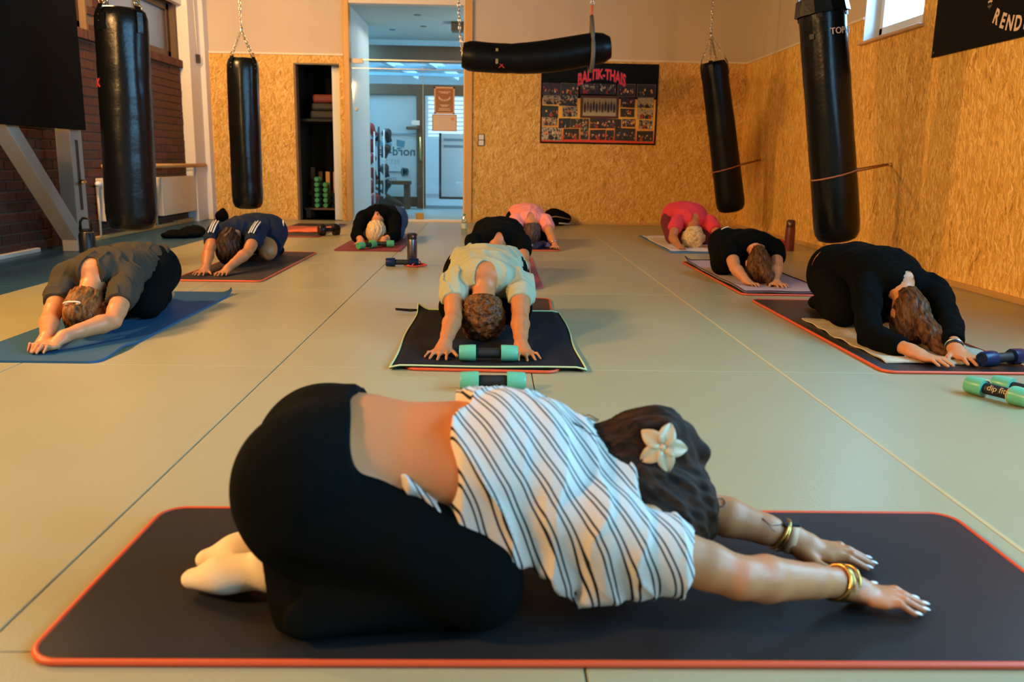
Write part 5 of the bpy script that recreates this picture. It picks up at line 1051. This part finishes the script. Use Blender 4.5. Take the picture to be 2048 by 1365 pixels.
ba = tag(box('wall_banner', mat('banner_black', (.002, .0025, .0025), .12, spec=.05), (RX-.014, RX-.002, 3.95, 6.56, 1.61, 2.75), None, .002), 'glossy black banner with cream lettering on the right wall', 'banner')
cream = mat('ink_cream', (.82, .62, .48), .5)
def rwM(y, z, rot=0): return Matrix.Translation((RX-.0155, y, z)) @ Matrix.Rotation(-PI/2, 4, 'Z') @ Matrix.Rotation(PI/2, 4, 'X') @ Matrix.Rotation(rot, 4, 'Z')
for ch, y, z, sz, rt in (('*', 5.85, 1.845, .13, 0), ('R', 5.755, 1.772, .125, -.42), ('E', 5.675, 1.735, .125, -.32), ('N', 5.595, 1.71, .125, -.2), ('D', 5.505, 1.695, .125, -.1), ('S', 5.42, 1.69, .125, 0)):
    text(ch, sz, cream, 'letter', rwM(y, z, rt) @ Matrix.Scale(.82, 4, (1, 0, 0)), ba, .0006, None, .004)
MB().lathe([(0, 0), (.007, .001), (0, .003)], 8, Matrix.Translation((RX-.014, 6.53, 1.645)) @ Matrix.Rotation(-PI/2, 4, 'Y')).build('screw', steel, ba, True)
# ================================================================ SMALL THINGS ON THE FLOOR
def lathe_thing(name, loc, parts, label, cat):
    o = tag(empty(name, loc), label, cat)
    for nm, prof, m in parts: smooth_angle(MB().lathe(prof, 20).build(nm, m, o), 40)
    return o
steel_dk = mat('flask_grey', (.16, .13, .14), .3, metal=.8)
f1 = lathe_thing('flask', (-.628, 6.70, 0), (('body', [(0, 0), (.036, 0), (.039, .006), (.039, .185), (.034, .20), (0, .20)], steel_dk), ('lid', [(0, .198), (.036, .198), (.037, .205), (.037, .24), (.030, .247), (0, .247)], black_pl)), 'grey steel flask with black lid standing behind the navy dumbbell', 'flask'); MB().lathe([(0, 0), (.008, .001), (0, .003)], 8, Matrix.Translation((.012, -.037, .222)) @ Matrix.Rotation(PI/2, 4, 'X')).build('button', mat('button_red', (.5, .2, .15), .4), f1, True)
clear = glass('clear_plastic', (.80, .90, .84), .14, .08)
f2 = lathe_thing('water_bottle', (-.309, 9.45, 0), (('body', [(0, 0), (.030, .0), (.033, .01), (.031, .06), (.033, .07), (.031, .12), (.033, .14), (.024, .19), (.012, .205), (.012, .22), (0, .22)], clear), ('cap', [(0, .215), (.015, .215), (.015, .235), (0, .235)], mat('cap_green', (.06, .22, .10), .4)), ('label', [(.0325, .075), (.0338, .076), (.0338, .13), (.0325, .131)], mat('label_pale', (.45, .55, .38), .5))), 'clear plastic water bottle with green cap in front of the partition', 'bottle')
mar = mat('bottle_maroon', (.14, .025, .03), .35)
f3 = lathe_thing('drinking_bottle', (2.885, 8.25, 0), (('body', [(0, 0), (.046, 0), (.048, .008), (.047, .20), (.044, .225), (0, .225)], mar), ('lid', [(0, .222), (.042, .222), (.044, .23), (.042, .285), (.030, .30), (0, .302)], mat('lid_maroon', (.07, .02, .02), .25))), 'maroon drinking bottle standing by the right wall', 'bottle')
f4 = lathe_thing('water_jug', (-3.045, 6.50, 0), (('body', [(0, 0), (.055, 0), (.058, .008), (.058, .21), (.05, .23), (0, .23)], black_pl), ('lid', [(0, .228), (.046, .228), (.048, .235), (.046, .255), (0, .258)], black_pl)), 'large black water jug with carry loop behind the charcoal tee person', 'bottle')
MB().tube([(-.042, 0, .25), (-.040, 0, .31), (-.02, 0, .335), (.02, 0, .335), (.040, 0, .31), (.042, 0, .25)], .010, 8).build('carry_loop', black_pl, f4, True); MB().tube([(.047*math.cos(2*PI*i/16), .047*math.sin(2*PI*i/16), .231) for i in range(16)], .004, 5, True).build('rim_ring', brass, f4, True)
# crumpled things from soft blobs
def soft(name, loc, els, m, label, cat, h=.008, amp=.006, seed=1, rot=0):
    S = SDF((-.36, -.36, -.01), (.36, .36, .36), h)
    for e in els: S.el(e[0], e[1], .03)
    S.warp(folds(seed, amp, 1.6, (1, .5, .7))); S.cut(lambda X, Y, Z: .002-Z); o = finish(S, name, m); o.location = loc; o.rotation_euler = (0, 0, rot); return tag(o, label, cat)
soft('shoelace_bundle', (-2.97, 6.62, 0), (((0, 0, .025), (.05, .04, .03)), ((.05, .02, .045), (.03, .03, .02)), ((-.03, .02, .055), (.025, .02, .03))), mat('cord_pale', (.62, .48, .34), .9), 'small pale crumpled cloth beside the black water jug', 'cloth', .006, .006, 3)
soft('jacket', (-3.10, 8.75, 0), (((0, 0, .03), (.16, .22, .05)), ((.04, .12, .05), (.11, .12, .06)), ((-.10, -.12, .03), (.10, .12, .04))), cloth_black2, 'black jacket lying crumpled on the blue tiles at the left', 'jacket', .011, .012, 5)
soft('gym_bag', (-3.42, 10.95, 0), (((0, 0, .06), (.08, .10, .08)), ((.01, .02, .12), (.04, .05, .05))), cloth_black2, 'dark bag in the back left corner by the pilaster', 'bag', .011, .006, 6)
bg_o = soft('sports_bag', (.83, 11.15, 0), (((0, 0, .09), (.19, .14, .10)), ((-.03, 0, .15), (.12, .1, .07))), cloth_black2, 'black sports bag against the back wall behind the salmon tee person', 'bag', .010, .006, 7)
MB().tube([(-.17, -.12, .10), (-.02, -.155, .125), (.16, -.11, .09)], .007, 6).build('zip_trim', mat('trim_brown', (.30, .17, .09), .5), bg_o, True); MB().tube([(.02, -.15, .04), (.13, -.12, .03), (.2, -.05, .03)], .010, 6).build('strap', mat('strap_silver', (.35, .36, .36), .35), bg_o, True)
# red cord tangled by the flask
tp = []; rq = random.Random(3)
for i in range(70):
    t = i/69; tp.append((-.60+.095*math.sin(t*19)*(.6+.4*math.sin(t*7))+.02, 6.57+.07*math.cos(t*15+1)*(.5+.5*t), .006+.012*(1+math.sin(t*23))*.5+(.03*math.exp(-((t-.7)/.08)**2))))
tag(MB().tube([(x-.0, y, z) for x, y, z in tp], .0048, 6).build('skipping_rope', mat('rope_red', (.62, .07, .045), .5), None, True), 'red cord lying tangled at the foot of the grey flask', 'cord')
# red shoe pair by the right wall
def shoe(x, y, rz, label, g):
    o = tag(empty('sports_shoe', (x, y, 0), rz), label, 'shoe', g); S = SDF((-.08, -.18, -.01), (.08, .18, .14), .006); S.el((0, .07, .035), (.042, .085, .038), .02); S.el((0, -.06, .05), (.038, .075, .05), .03); S.cut(lambda X, Y, Z: .018-Z); S.cut(lambda X, Y, Z: .032-np.sqrt(X*X+((Y+.075)*.75)**2+((Z-.105)*.9)**2)); finish(S, 'upper', mat('shoe_red', (.55, .03, .05), .6), o)
    S = SDF((-.08, -.18, -.01), (.08, .18, .06), .006); S.rc((0, -.09, .012), (0, .10, .012), .042, .044, .01, (0, 0, 1), .4); finish(S, 'sole', mat('sole_white', (.75, .68, .62), .5), o)
    for k in range(3): MB().tube([(-.022, .0+.022*k, .073-.006*k), (0, .004+.022*k, .079-.006*k), (.022, .0+.022*k, .073-.006*k)], .0035, 5).build('lace', MATS['sole_white'], o, True)
shoe(2.80, 8.50, 1.75, 'red shoe with white sole, nearer of the pair by the maroon bottle', 'red shoes by the right wall'); shoe(2.83, 8.64, 1.6, 'red shoe with white sole, farther of the pair by the wall', 'red shoes by the right wall')
